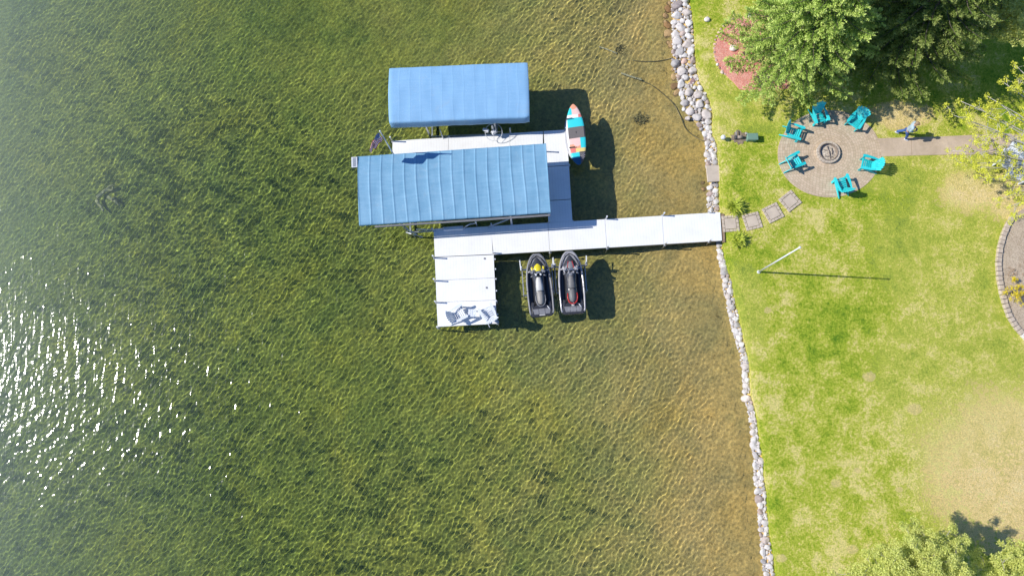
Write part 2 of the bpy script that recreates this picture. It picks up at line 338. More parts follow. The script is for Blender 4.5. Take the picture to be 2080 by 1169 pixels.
# ------------------------------------------------------------------ mesh helpers
class MB:
    def __init__(s): s.v = []; s.f = []
    def add(s, vs, fs):
        k = len(s.v); s.v += [tuple(v) for v in vs]; s.f += [tuple(i+k for i in f) for f in fs]; return s
    def box(s, c, size, rot=None, b=0.0):
        hx, hy, hz = (q/2 for q in size); c = Vector(c)
        m = rot if rot is not None else Matrix.Identity(3)
        if b <= 0:
            vs = [c + m @ Vector((x, y, z)) for z in (-hz, hz) for x, y in ((-hx, -hy), (hx, -hy), (hx, hy), (-hx, hy))]
            return s.add(vs, [(3, 2, 1, 0), (4, 5, 6, 7), (0, 1, 5, 4), (1, 2, 6, 5), (2, 3, 7, 6), (3, 0, 4, 7)])
        rings = []
        for z, k in ((-hz, b), (-hz+b, 0), (hz-b, 0), (hz, b)):
            x, y = hx-k, hy-k; e = b*.7 if k == 0 else 0
            rings.append([(-x+e, -y), (x-e, -y), (x, -y+e), (x, y-e), (x-e, y), (-x+e, y), (-x, y-e), (-x, -y+e)] if e else
                         [(-x+b*.6, -y), (x-b*.6, -y), (x, -y+b*.6), (x, y-b*.6), (x-b*.6, y), (-x+b*.6, y), (-x, y-b*.6), (-x, -y+b*.6)])
            rings[-1] = [c + m @ Vector((p[0], p[1], z)) for p in rings[-1]]
        return s.loft(rings)
    def bar(s, p0, p1, wd, th, up=(0, 0, 1), b=0.0):
        p0, p1 = Vector(p0), Vector(p1); d = p1-p0; L = d.length; x = d.normalized()
        y = Vector(up).cross(x)
        if y.length < 1e-4: y = Vector((0, 1, 0)).cross(x)
        y.normalize(); z = x.cross(y)
        return s.box((p0+p1)/2, (L, wd, th), Matrix((x, y, z)).transposed(), b)
    def loft(s, rings, cap=True, closed=True):
        n = len(rings[0]); k = len(s.v); s.v += [tuple(p) for r in rings for p in r]
        for i in range(len(rings)-1):
            for j in range(n if closed else n-1):
                a = k+i*n+j; b_ = k+i*n+(j+1) % n; s.f.append((a, b_, b_+n, a+n))
        if cap:
            s.f.append(tuple(k+j for j in reversed(range(n)))); s.f.append(tuple(k+(len(rings)-1)*n+j for j in range(n)))
        return s
    def tube(s, pts, r, n=8):
        pts = [Vector(p) for p in pts]; rr = r if isinstance(r, (list, tuple)) else [r]*len(pts); rings = []; pu = None
        for i, p in enumerate(pts):
            d = (pts[min(i+1, len(pts)-1)]-pts[max(i-1, 0)]).normalized()
            u = (pu - d*pu.dot(d)) if pu is not None else d.orthogonal()
            if u.length < 1e-5: u = d.orthogonal()
            u.normalize(); pu = u; v = d.cross(u)
            rings.append([p+(u*math.cos(a)+v*math.sin(a))*rr[i] for a in (2*math.pi*j/n for j in range(n))])
        return s.loft(rings)
    def prism(s, poly, z0, z1):
        return s.loft([[(p[0], p[1], z0) for p in poly], [(p[0], p[1], z1) for p in poly]])
    def ball(s, c, r, n=10, m=7, sc3=(1, 1, 1)):
        c = Vector(c); rings = []
        for i in range(1, m):
            t = math.pi*i/m; rings.append([c+Vector((r*sc3[0]*math.sin(t)*math.cos(a), r*sc3[1]*math.sin(t)*math.sin(a), -r*sc3[2]*math.cos(t))) for a in (2*math.pi*j/n for j in range(n))])
        return s.loft(rings)
    def build(s, name, mat, parent=None, smooth=False, world=False, bevel=0.0, auto=None):
        me = bpy.data.meshes.new(name); vs = s.v
        if world and parent is not None:
            o_ = parent.location; vs = [(a-o_.x, b-o_.y, c-o_.z) for a, b, c in vs]
        me.from_pydata(vs, [], s.f); me.materials.append(mat)
        if smooth: me.polygons.foreach_set('use_smooth', [True]*len(me.polygons))
        me.update(); o = bpy.data.objects.new(name, me); col.objects.link(o); o.parent = parent
        if smooth and auto: me.set_sharp_from_angle(angle=R(auto))
        if bevel:
            bm_ = o.modifiers.new('bevel', 'BEVEL'); bm_.width = bevel; bm_.segments = 2; bm_.limit_method = 'ANGLE'
        return o
def tag(o, label=None, cat=None, group=None, kind=None):
    if label: o['label'] = label
    if cat: o['category'] = cat
    if group: o['group'] = group
    if kind: o['kind'] = kind
    return o
def thing(name, label, cat, loc=(0, 0, 0), rz=0.0, group=None):
    o = bpy.data.objects.new(name, None); col.objects.link(o); o.empty_display_size = .2
    o.location = loc; o.rotation_euler = (0, 0, rz); return tag(o, label, cat, group)
def copy_tree(o, parent=None):
    c = o.copy(); col.objects.link(c); c.parent = parent
    for ch in list(o.children): copy_tree(ch, c)
    return c
def receiver(o):
    o.cycles.is_caustics_receiver = True
    for ch in o.children: receiver(ch)
    return o
def npmesh(name, V, Q, mat, smooth=True, parent=None, kind=None):
    me = bpy.data.meshes.new(name); V = np.ascontiguousarray(V, dtype=np.float32); Q = np.ascontiguousarray(Q, dtype=np.int32)
    me.vertices.add(len(V)); me.vertices.foreach_set('co', V.ravel())
    k = Q.shape[1]; me.loops.add(Q.size); me.loops.foreach_set('vertex_index', Q.ravel())
    me.polygons.add(len(Q)); me.polygons.foreach_set('loop_start', np.arange(0, Q.size, k, dtype=np.int32))
    me.polygons.foreach_set('use_smooth', np.full(len(Q), smooth)); me.update(calc_edges=True); me.materials.append(mat)
    o = bpy.data.objects.new(name, me); col.objects.link(o); o.parent = parent
    if kind: o['kind'] = kind
    return o
def gridmesh(name, X, Y, Z, mat, kind='structure'):
    ny, nx = X.shape; i = np.arange(nx*ny).reshape(ny, nx)
    Q = np.stack([i[:-1, :-1], i[:-1, 1:], i[1:, 1:], i[1:, :-1]], -1).reshape(-1, 4)
    return npmesh(name, np.stack([X, Y, Z], -1).reshape(-1, 3), Q, mat, True, None, kind)

# ------------------------------------------------------------------ the shore line
SHORE = [(-700, 1345, 1395), (-300, 1352, 1398), (-60, 1362, 1403), (0, 1364, 1404), (51, 1367, 1411), (103, 1366, 1413.5), (133, 1367, 1416), (164, 1377, 1423), (190, 1383, 1440), (223, 1388, 1449),
         (246, 1409, 1449), (268, 1427, 1449), (290, 1434, 1459), (332, 1433, 1461), (374, 1440, 1463), (410, 1437.5, 1464), (428, 1439, 1464), (460, 1448, 1467), (492, 1456, 1470), (540, 1463, 1479),
         (570, 1467, 1490), (600, 1473, 1494), (630, 1479, 1502), (660, 1486, 1508), (690, 1494, 1514), (719, 1504, 1522), (749, 1508, 1526), (779, 1510, 1527), (803, 1510, 1529), (830, 1519, 1537),
         (865, 1524, 1543), (900, 1527, 1547), (935, 1532, 1554), (970, 1533, 1555), (1005, 1537, 1561), (1040, 1540, 1562), (1075, 1544, 1565), (1110, 1546, 1571), (1145, 1549, 1576), (1169, 1554, 1579),
         (1260, 1566, 1592), (1500, 1580, 1606), (2000, 1600, 1625)]
LZ = .55
_l = [(at(l, y, 0)) for y, l, r in SHORE][::-1]; _r = [(at(r, y, LZ)) for y, l, r in SHORE][::-1]
def xl(y): return np.interp(y, [p.y for p in _l], [p.x for p in _l])
def xr(y): return np.interp(y, [p.y for p in _r], [p.x for p in _r])
def steps(a, b, h, out, far):
    s_ = list(np.arange(a, b+1e-6, h)); lo = []; hi = []; q = h
    x = a
    while x > -far: q *= out; x -= q; lo.append(x)
    q = h; x = s_[-1]
    while x < far: q *= out; x += q; hi.append(x)
    return np.array(lo[::-1]+s_+hi)
def vnoise(X, Y, sc_, seed, n=14, amp=1.0):
    g = np.random.RandomState(seed); Z = np.zeros_like(X)
    for _ in range(n):
        a = g.uniform(0, 6.283); k = sc_*g.uniform(.5, 1.8); Z += np.sin(k*(X*math.cos(a)+Y*math.sin(a))+g.uniform(0, 6.28))
    return amp*Z/math.sqrt(n/2)

# lake bed: one sheet that runs under the stones to the lawn edge and out past the horizon
ys = steps(-14, 28, .25, 1.25, 1500); us = np.concatenate([-steps(0, 45, .25, 1.25, 1500)[::-1][:-1]])
us = us[us < -.01]; us = np.concatenate([us, np.linspace(0, 1, 8)])
U, Y = np.meshgrid(us, ys); XL = xl(Y); XR = xr(Y)
X = np.where(U <= 0, XL+U, XL+U*(XR-XL+.25))
D = np.maximum(-U, 0)
Zb = -np.interp(D, [0, .5, 1.5, 4, 8, 14, 22, 34, 60, 200], [0.0, .12, .30, .58, .84, .95, 1.0, 1.05, 1.1, 1.2])
Zb += vnoise(X, Y, .9, 3, amp=.035)*np.clip(D/3, 0, 1)+vnoise(X, Y, 4.5, 5, amp=.018)*np.clip(D/1.5, 0, 1)
Zb = np.where(U > 0, .30*U, Zb)
bed = gridmesh('lake_bed', X, Y, Zb, bed_mat()); bed.cycles.is_caustics_receiver = True
_a = bed.data.attributes.new('offshore', 'FLOAT', 'POINT'); _a.data.foreach_set('value', D.ravel().astype(np.float32))

# water: a real rippled surface; light is refracted through it on to the bed
xs = steps(-32.5, 14, .042, 1.3, 1500); xs = xs[xs < 17.5]; ys = steps(-13, 26.5, .042, 1.3, 1500)
X, Y = np.meshgrid(xs, ys); Z = np.zeros_like(X)
g = np.random.RandomState(11)
for k_ in range(76):
    if k_ < 26: lam = g.uniform(.42, 1.0); a = R(-45)+g.normal(0, .22); am = .0018*lam
    else: lam = g.uniform(.155, .33); a = R(-45)+g.normal(0, .46); am = .0020*lam
    k = 2*math.pi/lam
    Z += am*np.sin(k*(X*math.cos(a)+Y*math.sin(a))+g.uniform(0, 6.28)+.5*np.sin(.35*X+.21*Y+k_))
gust = 1+.34*vnoise(X, Y, .22, 21)
off_ = xl(Y)-X; shore = np.interp(off_, [0, 1, 4, 16, 34], [.38, .74, .92, .78, .60])
fade = np.clip(1-np.maximum(np.maximum(-32-X, 0), np.maximum(Y-26, -12.5-Y))/8, 0, 1)
Z *= np.clip(gust, .4, 1.6)*shore*fade
# the sheet ends inside the stone bank
X = np.minimum(X, xl(Y)+.30)
water = gridmesh('water', X, Y, Z, water_mat()); water.cycles.is_caustics_caster = True

# lawn
ys = steps(-14, 28, .3, 1.3, 1500); vs_ = steps(0, 26, .3, 1.3, 1500); vs_ = vs_[vs_ >= 0]
V_, Y = np.meshgrid(vs_, ys); X = xr(Y)+V_+.0*Y; Z = LZ+vnoise(X, Y, 1.1, 8, amp=.006)
Z -= .05*np.exp(-V_/.15)
# turned-down edge
X = np.concatenate([X[:, :1]-.01, X], 1); Y2 = np.concatenate([Y[:, :1], Y], 1); Z = np.concatenate([Z[:, :1]*0+.02, Z], 1)
lawn = gridmesh('lawn', X, Y2, Z, lawn_mat()); lawn.data.polygons.foreach_set('use_smooth', [False]*len(lawn.data.polygons))

def sheet(name, poly_px, z, mat, kind='structure', th=.05, loc=None):
    pts = [at(px, py, z) for px, py in poly_px]
    b = MB().prism([(p.x, p.y) for p in pts][::-1], z-th, z)
    if loc is not None:
        e = bpy.data.objects.new(name, None)
        b.v = [(x-loc.x, y-loc.y, z_-loc.z) for x, y, z_ in b.v]
    o = b.build(name, mat)
    if loc is not None: o.location = loc
    if kind: o['kind'] = kind
    return o

# ------------------------------------------------------------------ stones
def rock_mesh(seed, sub=2, flat=.72):
    bm = bmesh.new(); bmesh.ops.create_icosphere(bm, subdivisions=sub, radius=1.0); g_ = random.Random(seed)
    sx, sy = g_.uniform(.82, 1.18), g_.uniform(.82, 1.18); off = Vector((seed*3.1, seed*7.7, seed*1.3))
    cuts = [(Vector((g_.gauss(0, 1), g_.gauss(0, 1), g_.gauss(0, .7))).normalized(), g_.uniform(.60, .90)) for _ in range(10)]
    for v in bm.verts:
        p = v.co.copy()
        for nrm, d in cuts:
            e = p.dot(nrm)-d
            if e > 0: p -= nrm*e*.95
        p *= 1+.13*noise.noise(p*1.4+off)
        v.co = Vector((p.x*sx, p.y*sy, p.z*flat))
    me = bpy.data.meshes.new('rock'); bm.to_mesh(me); bm.free()
    me.polygons.foreach_set('use_smooth', [True]*len(me.polygons)); me.materials.append(M['rock']); return me
RM_ = [rock_mesh(i, 3) for i in range(14)]
def put_rock(name, p, r, label, mat=None, group=None, cat='rock', me=None, flat=1.0):
    m_ = me or random.choice(RM_)
    if mat: m_ = m_.copy(); m_.materials[0] = M[mat]
    o = bpy.data.objects.new(name, m_); col.objects.link(o); o.location = p
    o.rotation_euler = (random.uniform(-.25, .25), random.uniform(-.25, .25), random.uniform(0, 6.28)); o.scale = (r*random.uniform(.88, 1.15), r*random.uniform(.8, 1.05), r*flat*random.uniform(.8, 1.1))
    return tag(o, label, cat, group)
placed = []
def try_place(x, y, r, ov=.86):
    for (a, b, q) in placed:
        if (a-x)**2+(b-y)**2 < ((q+r)*ov)**2: return False
    placed.append((x, y, r)); return True
special = [(1516, 809, .26, 'large_rock', 'largest pale boulder, jutting from the narrow stone bank into the water', 'rock_white'),
           (1406, 168, .25, 'rock', 'dark reddish round stone in the wide upper stone bank', 'rock_red'),
           (1391, 125, .22, 'rock', 'pink stone among grey ones in the wide upper stone bank', 'rock_pink'),
           (1397, 241, .20, 'rock', 'lone grey stone lying on the sand in front of the stone bank', 'rock')]
for px, py, r, nm, lb, mt in special:
    p = at(px, py, .12); placed.append((p.x, p.y, r)); receiver(put_rock(nm, p, r, lb, mt))
slabc = at(1449, 353.5, .35); placed.append((slabc.x, slabc.y, .62))
pierc = [at(1458, y, .2) for y in (438, 450, 462, 474, 484)]
for p in pierc: placed.append((p.x, p.y, .22))
g = random.Random(5); ytop, ybot = at(1380, -60, 0).y, at(1560, 1240, 0).y
for rad, tries, lo_only in ((.27, 500, 1), (.225, 1500, 1), (.175, 4000, 0), (.135, 12000, 0), (.100, 26000, 0), (.075, 26000, 0)):
    for _ in range(tries):
        y = g.uniform(ybot, ytop); a, b = float(xl(y)), float(xr(y)); wd = b-a
        if lo_only and wd < .95: continue
        r = rad*g.uniform(.88, 1.12)
        x = g.uniform(a-.05+r*.55, b-r*.75)
        try_place(x, y, r, .84 if rad > .12 else .86)
land = sorted(placed[4+1+len(pierc):], key=lambda q: -q[2])
NI = 285
for (x, y, r) in land[:NI]:
    a, b = float(xl(y)), float(xr(y)); u = (x-a)/(b-a)
    receiver(put_rock('rock', (x, y, .02+.30*u+.05*g.random()), r*1.10, 'rounded grey field stone packed in the stone bank between lawn and water', None, 'field stones of the shoreline bank'))
# the remaining little stones are one heap
def merged_rocks(lst, name, mat):
    base = rock_mesh(99, 1); bv = np.empty(len(base.vertices)*3, np.float32); base.vertices.foreach_get('co', bv); bv = bv.reshape(-1, 3)
    bf = np.array([list(p.vertices) for p in base.polygons]); Vs, Fs = [], []
    for i, (x, y, z, r) in enumerate(lst):
        an = g.uniform(0, 6.28); c_, s_ = math.cos(an), math.sin(an); q = bv*np.array([r*g.uniform(.8, 1.2), r*g.uniform(.8, 1.2), r*.8])
        q = np.stack([q[:, 0]*c_-q[:, 1]*s_, q[:, 0]*s_+q[:, 1]*c_, q[:, 2]], -1)+np.array([x, y, z]); Vs.append(q); Fs.append(bf+len(bv)*i)
    bpy.data.meshes.remove(base); return npmesh(name, np.concatenate(Vs), np.concatenate(Fs), mat, True)
small = [(x, y, .03+.26*(x-float(xl(y)))/(float(xr(y))-float(xl(y))), r) for (x, y, r) in land[NI:]]
for _ in range(5200):
    y = g.uniform(ybot, ytop) if _ < 2600 else random.choice((g.uniform(ytop, ytop+14), g.uniform(ybot-14, ybot))); a, b = float(xl(y)), float(xr(y)); x = g.uniform(a-.02, b-.04); small.append((x, y, .02+.24*(x-a)/(b-a), g.uniform(.045, .085) if _ < 2600 else g.uniform(.12, .24)))
t = NT('small_stone'); gg = t.vor(7, None, 'F1', 'Color')
t.color(t.mix(t.maprange(t.noise(14, 5, .7), .3, .7), t.ramp(t.sep(gg)[0], [(0, (.42, .39, .37)), (.5, (.62, .58, .55)), (1, (.74, .71, .68))]), (.52, .47, .43))); t.rough(.9, .2)
o = merged_rocks(small, 'small_stones', t.m); tag(o, 'small pale stones filling the gaps of the stone bank', 'stones', kind='stuff'); receiver(o)
# stones under the shallow water
for px, py, r in ((1358, 20, .26), (1353, 33, .2), (1356, 52, .28), (1357, 70, .25), (1360, 88, .22), (1364, 94, .24), (1350, 45, .15), (1371, 158, .27), (1371, 175, .28), (1376, 189, .26), (1368, 143, .18), (1428, 371, .14), (1430, 384, .17), (1419, 262, .12), (1409, 248, .13), (1360, 8, .2)):
    p = at(px, py, -.06); p.z = -.05
    receiver(put_rock('submerged_rock', p, r, 'algae browned stone lying under the clear shallow water', 'rock_wet', 'browned stones under the water along the bank', flat=.6))
# stones and edging on the lawn side
for px, py, r, lb in ((1437, 40, .17, 'flat whitish stone lying alone on the grass above the stone bank'), (1490, 98, .24, 'white boulder on the red mulch at the edge of the spruce'),
                      (1457, 131, .09, 'small pale stone at the lower left rim of the red mulch'), (1466, 147, .10, 'small pale stone just below the rim of the red mulch'), (1522, 32, .15, 'grey stone at the top corner of the red mulch')):
    p = at(px, py, LZ+.03); put_rock('rock', p, r, lb, 'rock_white')
for i in range(17):                                                    # rim of small stones round the mulch
    t_ = i/16; a = R(112+t_*118); p = at(1512+61*math.cos(a), 100-66*math.sin(a), LZ+.02)
    put_rock('edging_stone', p, .085, 'small pale edging stone in the rim of the red mulch', 'rock_pink', 'edging stones of the red mulch bed', flat=.6)
o = MB().box((0, 0, 0), (.76, .92, .1), Matrix.Rotation(R(3), 3, 'Z'), .02).build('stone_slab', M['slab']); o.location = (slabc.x, slabc.y, .42)
tag(o, 'flat square tan slab bridging the stone bank above the pier', 'slab')

# ------------------------------------------------------------------ garden surfaces
pc = at(1680, 311, LZ)
def ell(cx, cy, rx, ry, n, a0=0, a1=360): return [(cx+rx*math.cos(R(a0+(a1-a0)*i/n)), cy-ry*math.sin(R(a0+(a1-a0)*i/n))) for i in range(n)]
sheet('paver_patio', ell(1685, 312, 105, 88.5, 96), LZ+.035, M['paver'], th=.2, loc=Vector((pc.x, pc.y, 0)))
_pp = [(1770, 281), (1830, 279.5), (1900, 277.5), (2000, 273), (2085, 270), (2600, 262), (2600, 306), (2085, 312), (2000, 313.5), (1900, 314.5), (1830, 316.5), (1770, 318)]
sheet('path', _pp, LZ+.027, M['path'], th=.2)
b = MB(); p = at(1851, 281, LZ+.029); q = at(1852, 315, LZ+.029); b.bar((p.x, p.y, LZ+.030), (q.x, q.y, LZ+.030), .014, .004)
b.build('path_joint', M['wood'])['kind'] = 'structure'
sheet('red_mulch_bed', [(1500, 38), (1478, 51), (1459, 74), (1450, 100), (1453, 122), (1467, 146), (1489, 166), (1502, 181), (1530, 186), (1600, 180), (1690, 120), (1660, 40), (1560, 15)], LZ+.03, M['red_mulch'], th=.15)
arc = [(2056, 440), (2046, 455), (2036, 478), (2029, 505), (2026, 535), (2028, 565), (2033, 592), (2040, 618), (2049, 642), (2061, 662), (2076, 680), (2096, 700), (2130, 725)]
sheet('garden_bed', arc+[(2400, 760), (2600, 600), (2600, 380), (2200, 380), (2090, 415)], LZ+.04, M['brown_mulch'], th=.15)

def lerp_arc(pts, n):
    P_ = [at(a, b_, LZ) for a, b_ in pts]; L = [0]
    for i in range(len(P_)-1): L.append(L[-1]+(P_[i+1]-P_[i]).length)
    out = []
    for k in range(n):
        s_ = L[-1]*(k+.5)/n
        for i in range(len(P_)-1):
            if L[i+1] >= s_: break
        f_ = (s_-L[i])/(L[i+1]-L[i]); out.append((P_[i].lerp(P_[i+1], f_), (P_[i+1]-P_[i]).normalized()))
    return out, L[-1]
lst, L = lerp_arc(arc, 34); wdt = L/34
blk = None
for i, (p, d) in enumerate(lst):
    if blk is None: blk = MB().box((0, 0, .09), (wdt*.90, .26, .18), None, .02).build('retaining_block', M['block']).data
    white = i in (27, 28)
    me = blk
    if white: me = blk.copy(); me.materials[0] = M['pale_block']
    o = bpy.data.objects.new('retaining_block', me); col.objects.link(o); o.location = (p.x, p.y, LZ-.02+random.uniform(-.01, .012)); o.rotation_euler = (0, 0, math.atan2(d.y, d.x)+random.uniform(-.05, .05))
    if white: tag(o, 'bleached white retaining block near the lower end of the garden edging', 'edging block', 'bleached blocks of the garden edging')
    else: tag(o, 'tan retaining block in the curved edging of the garden bed', 'edging block', 'tan blocks of the garden edging')
for o in [o for o in bpy.data.objects if o.name.startswith('retaining_block') and 'label' not in o]: bpy.data.objects.remove(o)

# stepping pads of small bricks
def pad(px, py, rot, lb, s_=.90):
    p = at(px, py, LZ+.02); b = MB(); k = s_/6.0; gap = .022
    cells = []
    for i in range(4): cells += [(-s_/2+k/2, -s_/2+s_/8+i*s_/4, k, s_/4), (s_/2-k/2, -s_/2+s_/8+i*s_/4, k, s_/4)]
    for j in range(3): cells += [(-s_/2+k+(j+.5)*4*k/3, s_/2-k/2, 4*k/3, k), (-s_/2+k+(j+.5)*4*k/3, -s_/2+k/2, 4*k/3, k)]
    cells.append((0, 0, 4*k, 4*k))
    for x, y, a, c in cells: b.box((x, y, random.uniform(-.004, .004)), (a-gap, c-gap, .07), None, .006)
    o = b.build('stepping_pad', M['slab']); o.location = p; o.rotation_euler = (0, 0, R(rot)); tag(o, lb, 'stepping stone', 'brick stepping pads from the pier to the patio')
pad(1604.5, 408, 37, 'brick stepping pad closest to the round patio'); pad(1570, 432, 26, 'second brick stepping pad from the round patio')
pad(1528, 449, 14, 'brick stepping pad beside the fern, second from the pier'); pad(1483.5, 454, 4, 'brick stepping pad at the landward end of the white pier')
p0, p1 = at(1467.5, 434, LZ+.02), at(1470.5, 492, LZ+.02)
o = MB().bar((p0.x, p0.y, LZ-.02), (p1.x, p1.y, LZ-.02), .14, .14, b=.01).build('timber_sill', M['wood']); tag(o, 'weathered timber sill across the landward end of the white pier', 'timber')

# ------------------------------------------------------------------ fire pit
fp = thing('fire_pit', 'round fire pit with a block rim and ashes in the middle of the patio', 'fire pit', (pc.x, pc.y, LZ+.035))
n = 22
b = MB()
for i in range(n):
    a0, a1 = 2*math.pi*(i+.04)/n, 2*math.pi*(i+.96)/n; ring = []
    for a in (a0, (a0+a1)/2, a1): ring.append((a, .50))
    for a in (a1, (a0+a1)/2, a0): ring.append((a, .615))
    b.prism([(r*math.cos(a), r*math.sin(a)) for a, r in ring][::-1], -.02, .16)
b.build('rim', M['fire_ring'], fp)
b = MB(); N_ = 40
b.loft([[(r*math.cos(2*math.pi*j/N_), r*math.sin(2*math.pi*j/N_), z) for j in range(N_)] for r, z in ((.485, -.02), (.485, .20), (.465, .20), (.465, -.02))], cap=False)
b.build('metal_ring', simple('rusty_steel', (.30, .24, .19), .7, .3, 9), fp, smooth=False)
b = MB(); Nr, Na = 9, 36; vs = [(0, 0, .05)]; fs = []
for i in range(1, Nr+1):
    for j in range(Na):
        r = .464*i/Nr; a = 2*math.pi*j/Na; x, y = r*math.cos(a), r*math.sin(a); vs.append((x, y, .012+.05*(1-(i/Nr)**2)+.03*noise.noise(Vector((x*9, y*9, 1)))*(i < Nr)))
for j in range(Na): fs.append((0, 1+j, 1+(j+1) % Na))
for i in range(Nr-1):
    for j in range(Na): a = 1+i*Na+j; c = 1+i*Na+(j+1) % Na; fs.append((a, a+Na, c+Na, c))
b.add(vs, fs).build('ash', M['ash'], fp, smooth=True)
for x0, y0, x1, y1, r in ((-.06, .36, .08, -.34, .03), (-.26, .16, .10, .05, .024), (-.18, -.2, .22, -.26, .024), (.16, .26, .20, -.12, .022)):
    fw = MB().tube([(x0, y0, .11), ((x0+x1)/2+.02, (y0+y1)/2, .12), (x1, y1, .09)], [r, r*1.1, r*.8], 7).build('firewood', M['firewood'])
    fw.location = fp.location; tag(fw, 'charred stick of firewood lying in the ashes of the fire pit', 'firewood', 'charred sticks in the fire pit')

# ------------------------------------------------------------------ adirondack chairs (front of the chair is +Y)
def make_chair(mat, label, group):
    r = thing('adirondack_chair', label, 'chair', group=group)
    b = MB()
    for i in range(6):
        t_ = i/5; y = .30-.50*t_; z = .37-.13*t_; b.box((0, y, z), (.54, .078, .022), Matrix.Rotation(R(14.5), 3, 'X'), .004)
    b.box((0, .345, .335), (.56, .022, .09), None, .004)
    b.build('seat', mat, r)
    b = MB(); nS = 7; lean = R(27); up = Vector((0, -math.sin(lean), math.cos(lean))); base = Vector((0, -.20, .25))
    for i in range(nS):
        k = i-3; x0 = k*.066; fan = R(4.2*k); L = .80-.016*k*k
        d = Vector((math.sin(fan), -math.sin(lean)*math.cos(fan), math.cos(lean)*math.cos(fan))); side = Vector((1, 0, 0)) - d*d.x; side.normalize(); nr = side.cross(d)
        w0, w1 = .027, .049; p = base+Vector((x0, 0, 0)); ring0 = []; 
        prof = [(0, w0), (L*.9, w1), (L*.97, w1*.85), (L, w1*.45)]
        for sgn in (-.009, .009):
            pts = [p+d*l+side*(-w_)+nr*sgn for l, w_ in prof]+[p+d*l+side*w_+nr*sgn for l, w_ in prof[::-1]]; ring0.append(pts)
        b.loft(ring0)
    b.box(base+up*.12+Vector((0, -.02, 0)), (.50, .03, .07), Matrix.Rotation(lean, 3, 'X')); b.box(base+up*.50+Vector((0, -.022, 0)), (.60, .03, .06), Matrix.Rotation(lean, 3, 'X'))
    b.build('backrest', mat, r)
    for s_ in (-1, 1):
        b = MB(); pr = [(.25, -.42), (.27, -.1), (.255, .30), (.275, .43), (.33, .455), (.405, .43), (.415, .30), (.385, -.1), (.31, -.42)]
        b.prism([(s_*x, y) for x, y in (pr if s_ < 0 else pr[::-1])][::-1], .555, .58); b.build('armrest', mat, r, bevel=.004)
        b = MB(); b.box((s_*.305, .33, .28), (.032, .12, .55), None, .005); b.box((s_*.335, .33, .49), (.03, .07, .12)); b.build('front_leg', mat, r)
        b = MB(); b.add([(s_*.265+dx, y, z) for dx in (-.016, .016) for y, z in ((.36, .26), (.36, .365), (-.2, .225), (-.62, .05), (-.62, 0), (-.52, 0), (-.1, .12))],
                        [(0, 1, 2, 3, 4, 5, 6), (13, 12, 11, 10, 9, 8, 7)]+[(i, (i+1) % 7, 7+(i+1) % 7, 7+i) for i in range(7)])
        b.build('rear_leg', mat, r)
    return r
GR = 'teal adirondack chairs round the fire pit'
chairs = [(1611, 270, -24, 'teal adirondack chair left of the fire pit, the upper of the two on that side'),
          (1611, 330, 24, 'teal adirondack chair left of the fire pit, the lower of the two on that side'),
          (1709, 376, 107, 'teal adirondack chair below the fire pit with its back to the lawn'),
          (1763, 335, 165, 'teal adirondack chair right of the fire pit, below the path'),
          (1737, 246, -128, 'teal adirondack chair above right of the fire pit, in the tree shade'),
          (1662, 237, -76, 'teal adirondack chair partly covered by the spruce branches')]
proto = make_chair(M['teal'], 'x', GR)
for i, (px, py, ang, lb) in enumerate(chairs):
    o = proto if i == 0 else copy_tree(proto)
    o.location = at(px, py, LZ+.3); o.location.z = LZ+.04; o.rotation_euler = (0, 0, R(ang-90)); o['label'] = lb; o.scale = (1.0, 1.0, 1.0)
wp = make_chair(M['white_lumber'], 'x', None)
whites = [(930, 638, 28, .69, 'white adirondack chair at the end of the dock, nearer the outer corner', 'white adirondack chairs on the dock'),
          (992, 637, 118, .69, 'white adirondack chair at the end of the dock, against the jet ski side', 'white adirondack chairs on the dock'),
          (2046, 326, -125, LZ+.01, 'white adirondack chair under the yellow leafed branches, the upper one', 'white chairs beside the garden bed'),
          (2068, 348, -118, LZ+.01, 'white adirondack chair under the yellow leafed branches, the lower one', 'white chairs beside the garden bed')]
for i, (px, py, ang, z, lb, gr) in enumerate(whites):
    o = wp if i == 0 else copy_tree(wp)
    q = at(px, py, z+.3); o.location = (q.x, q.y, z); o.rotation_euler = (0, 0, R(ang-90)); o['label'] = lb; o['group'] = gr; o.scale = (1.0, 1.0, .95) if i < 2 else (1.3, 1.3, 1.15)
q = at(960, 636, .95); t_ = thing('side_table', 'small white side table between the white chairs on the dock', 'table', (q.x, q.y, .69))
b = MB()
for i in range(4): b.box((-.16+.107*i, 0, .44), (.09, .40, .02), None, .003)
b.build('table_top', M['white_lumber'], t_)
for sx in (-1, 1):
    for sy in (-1, 1): MB().box((sx*.16, sy*.16, .215), (.04, .04, .43)).build('leg', M['white_lumber'], t_)

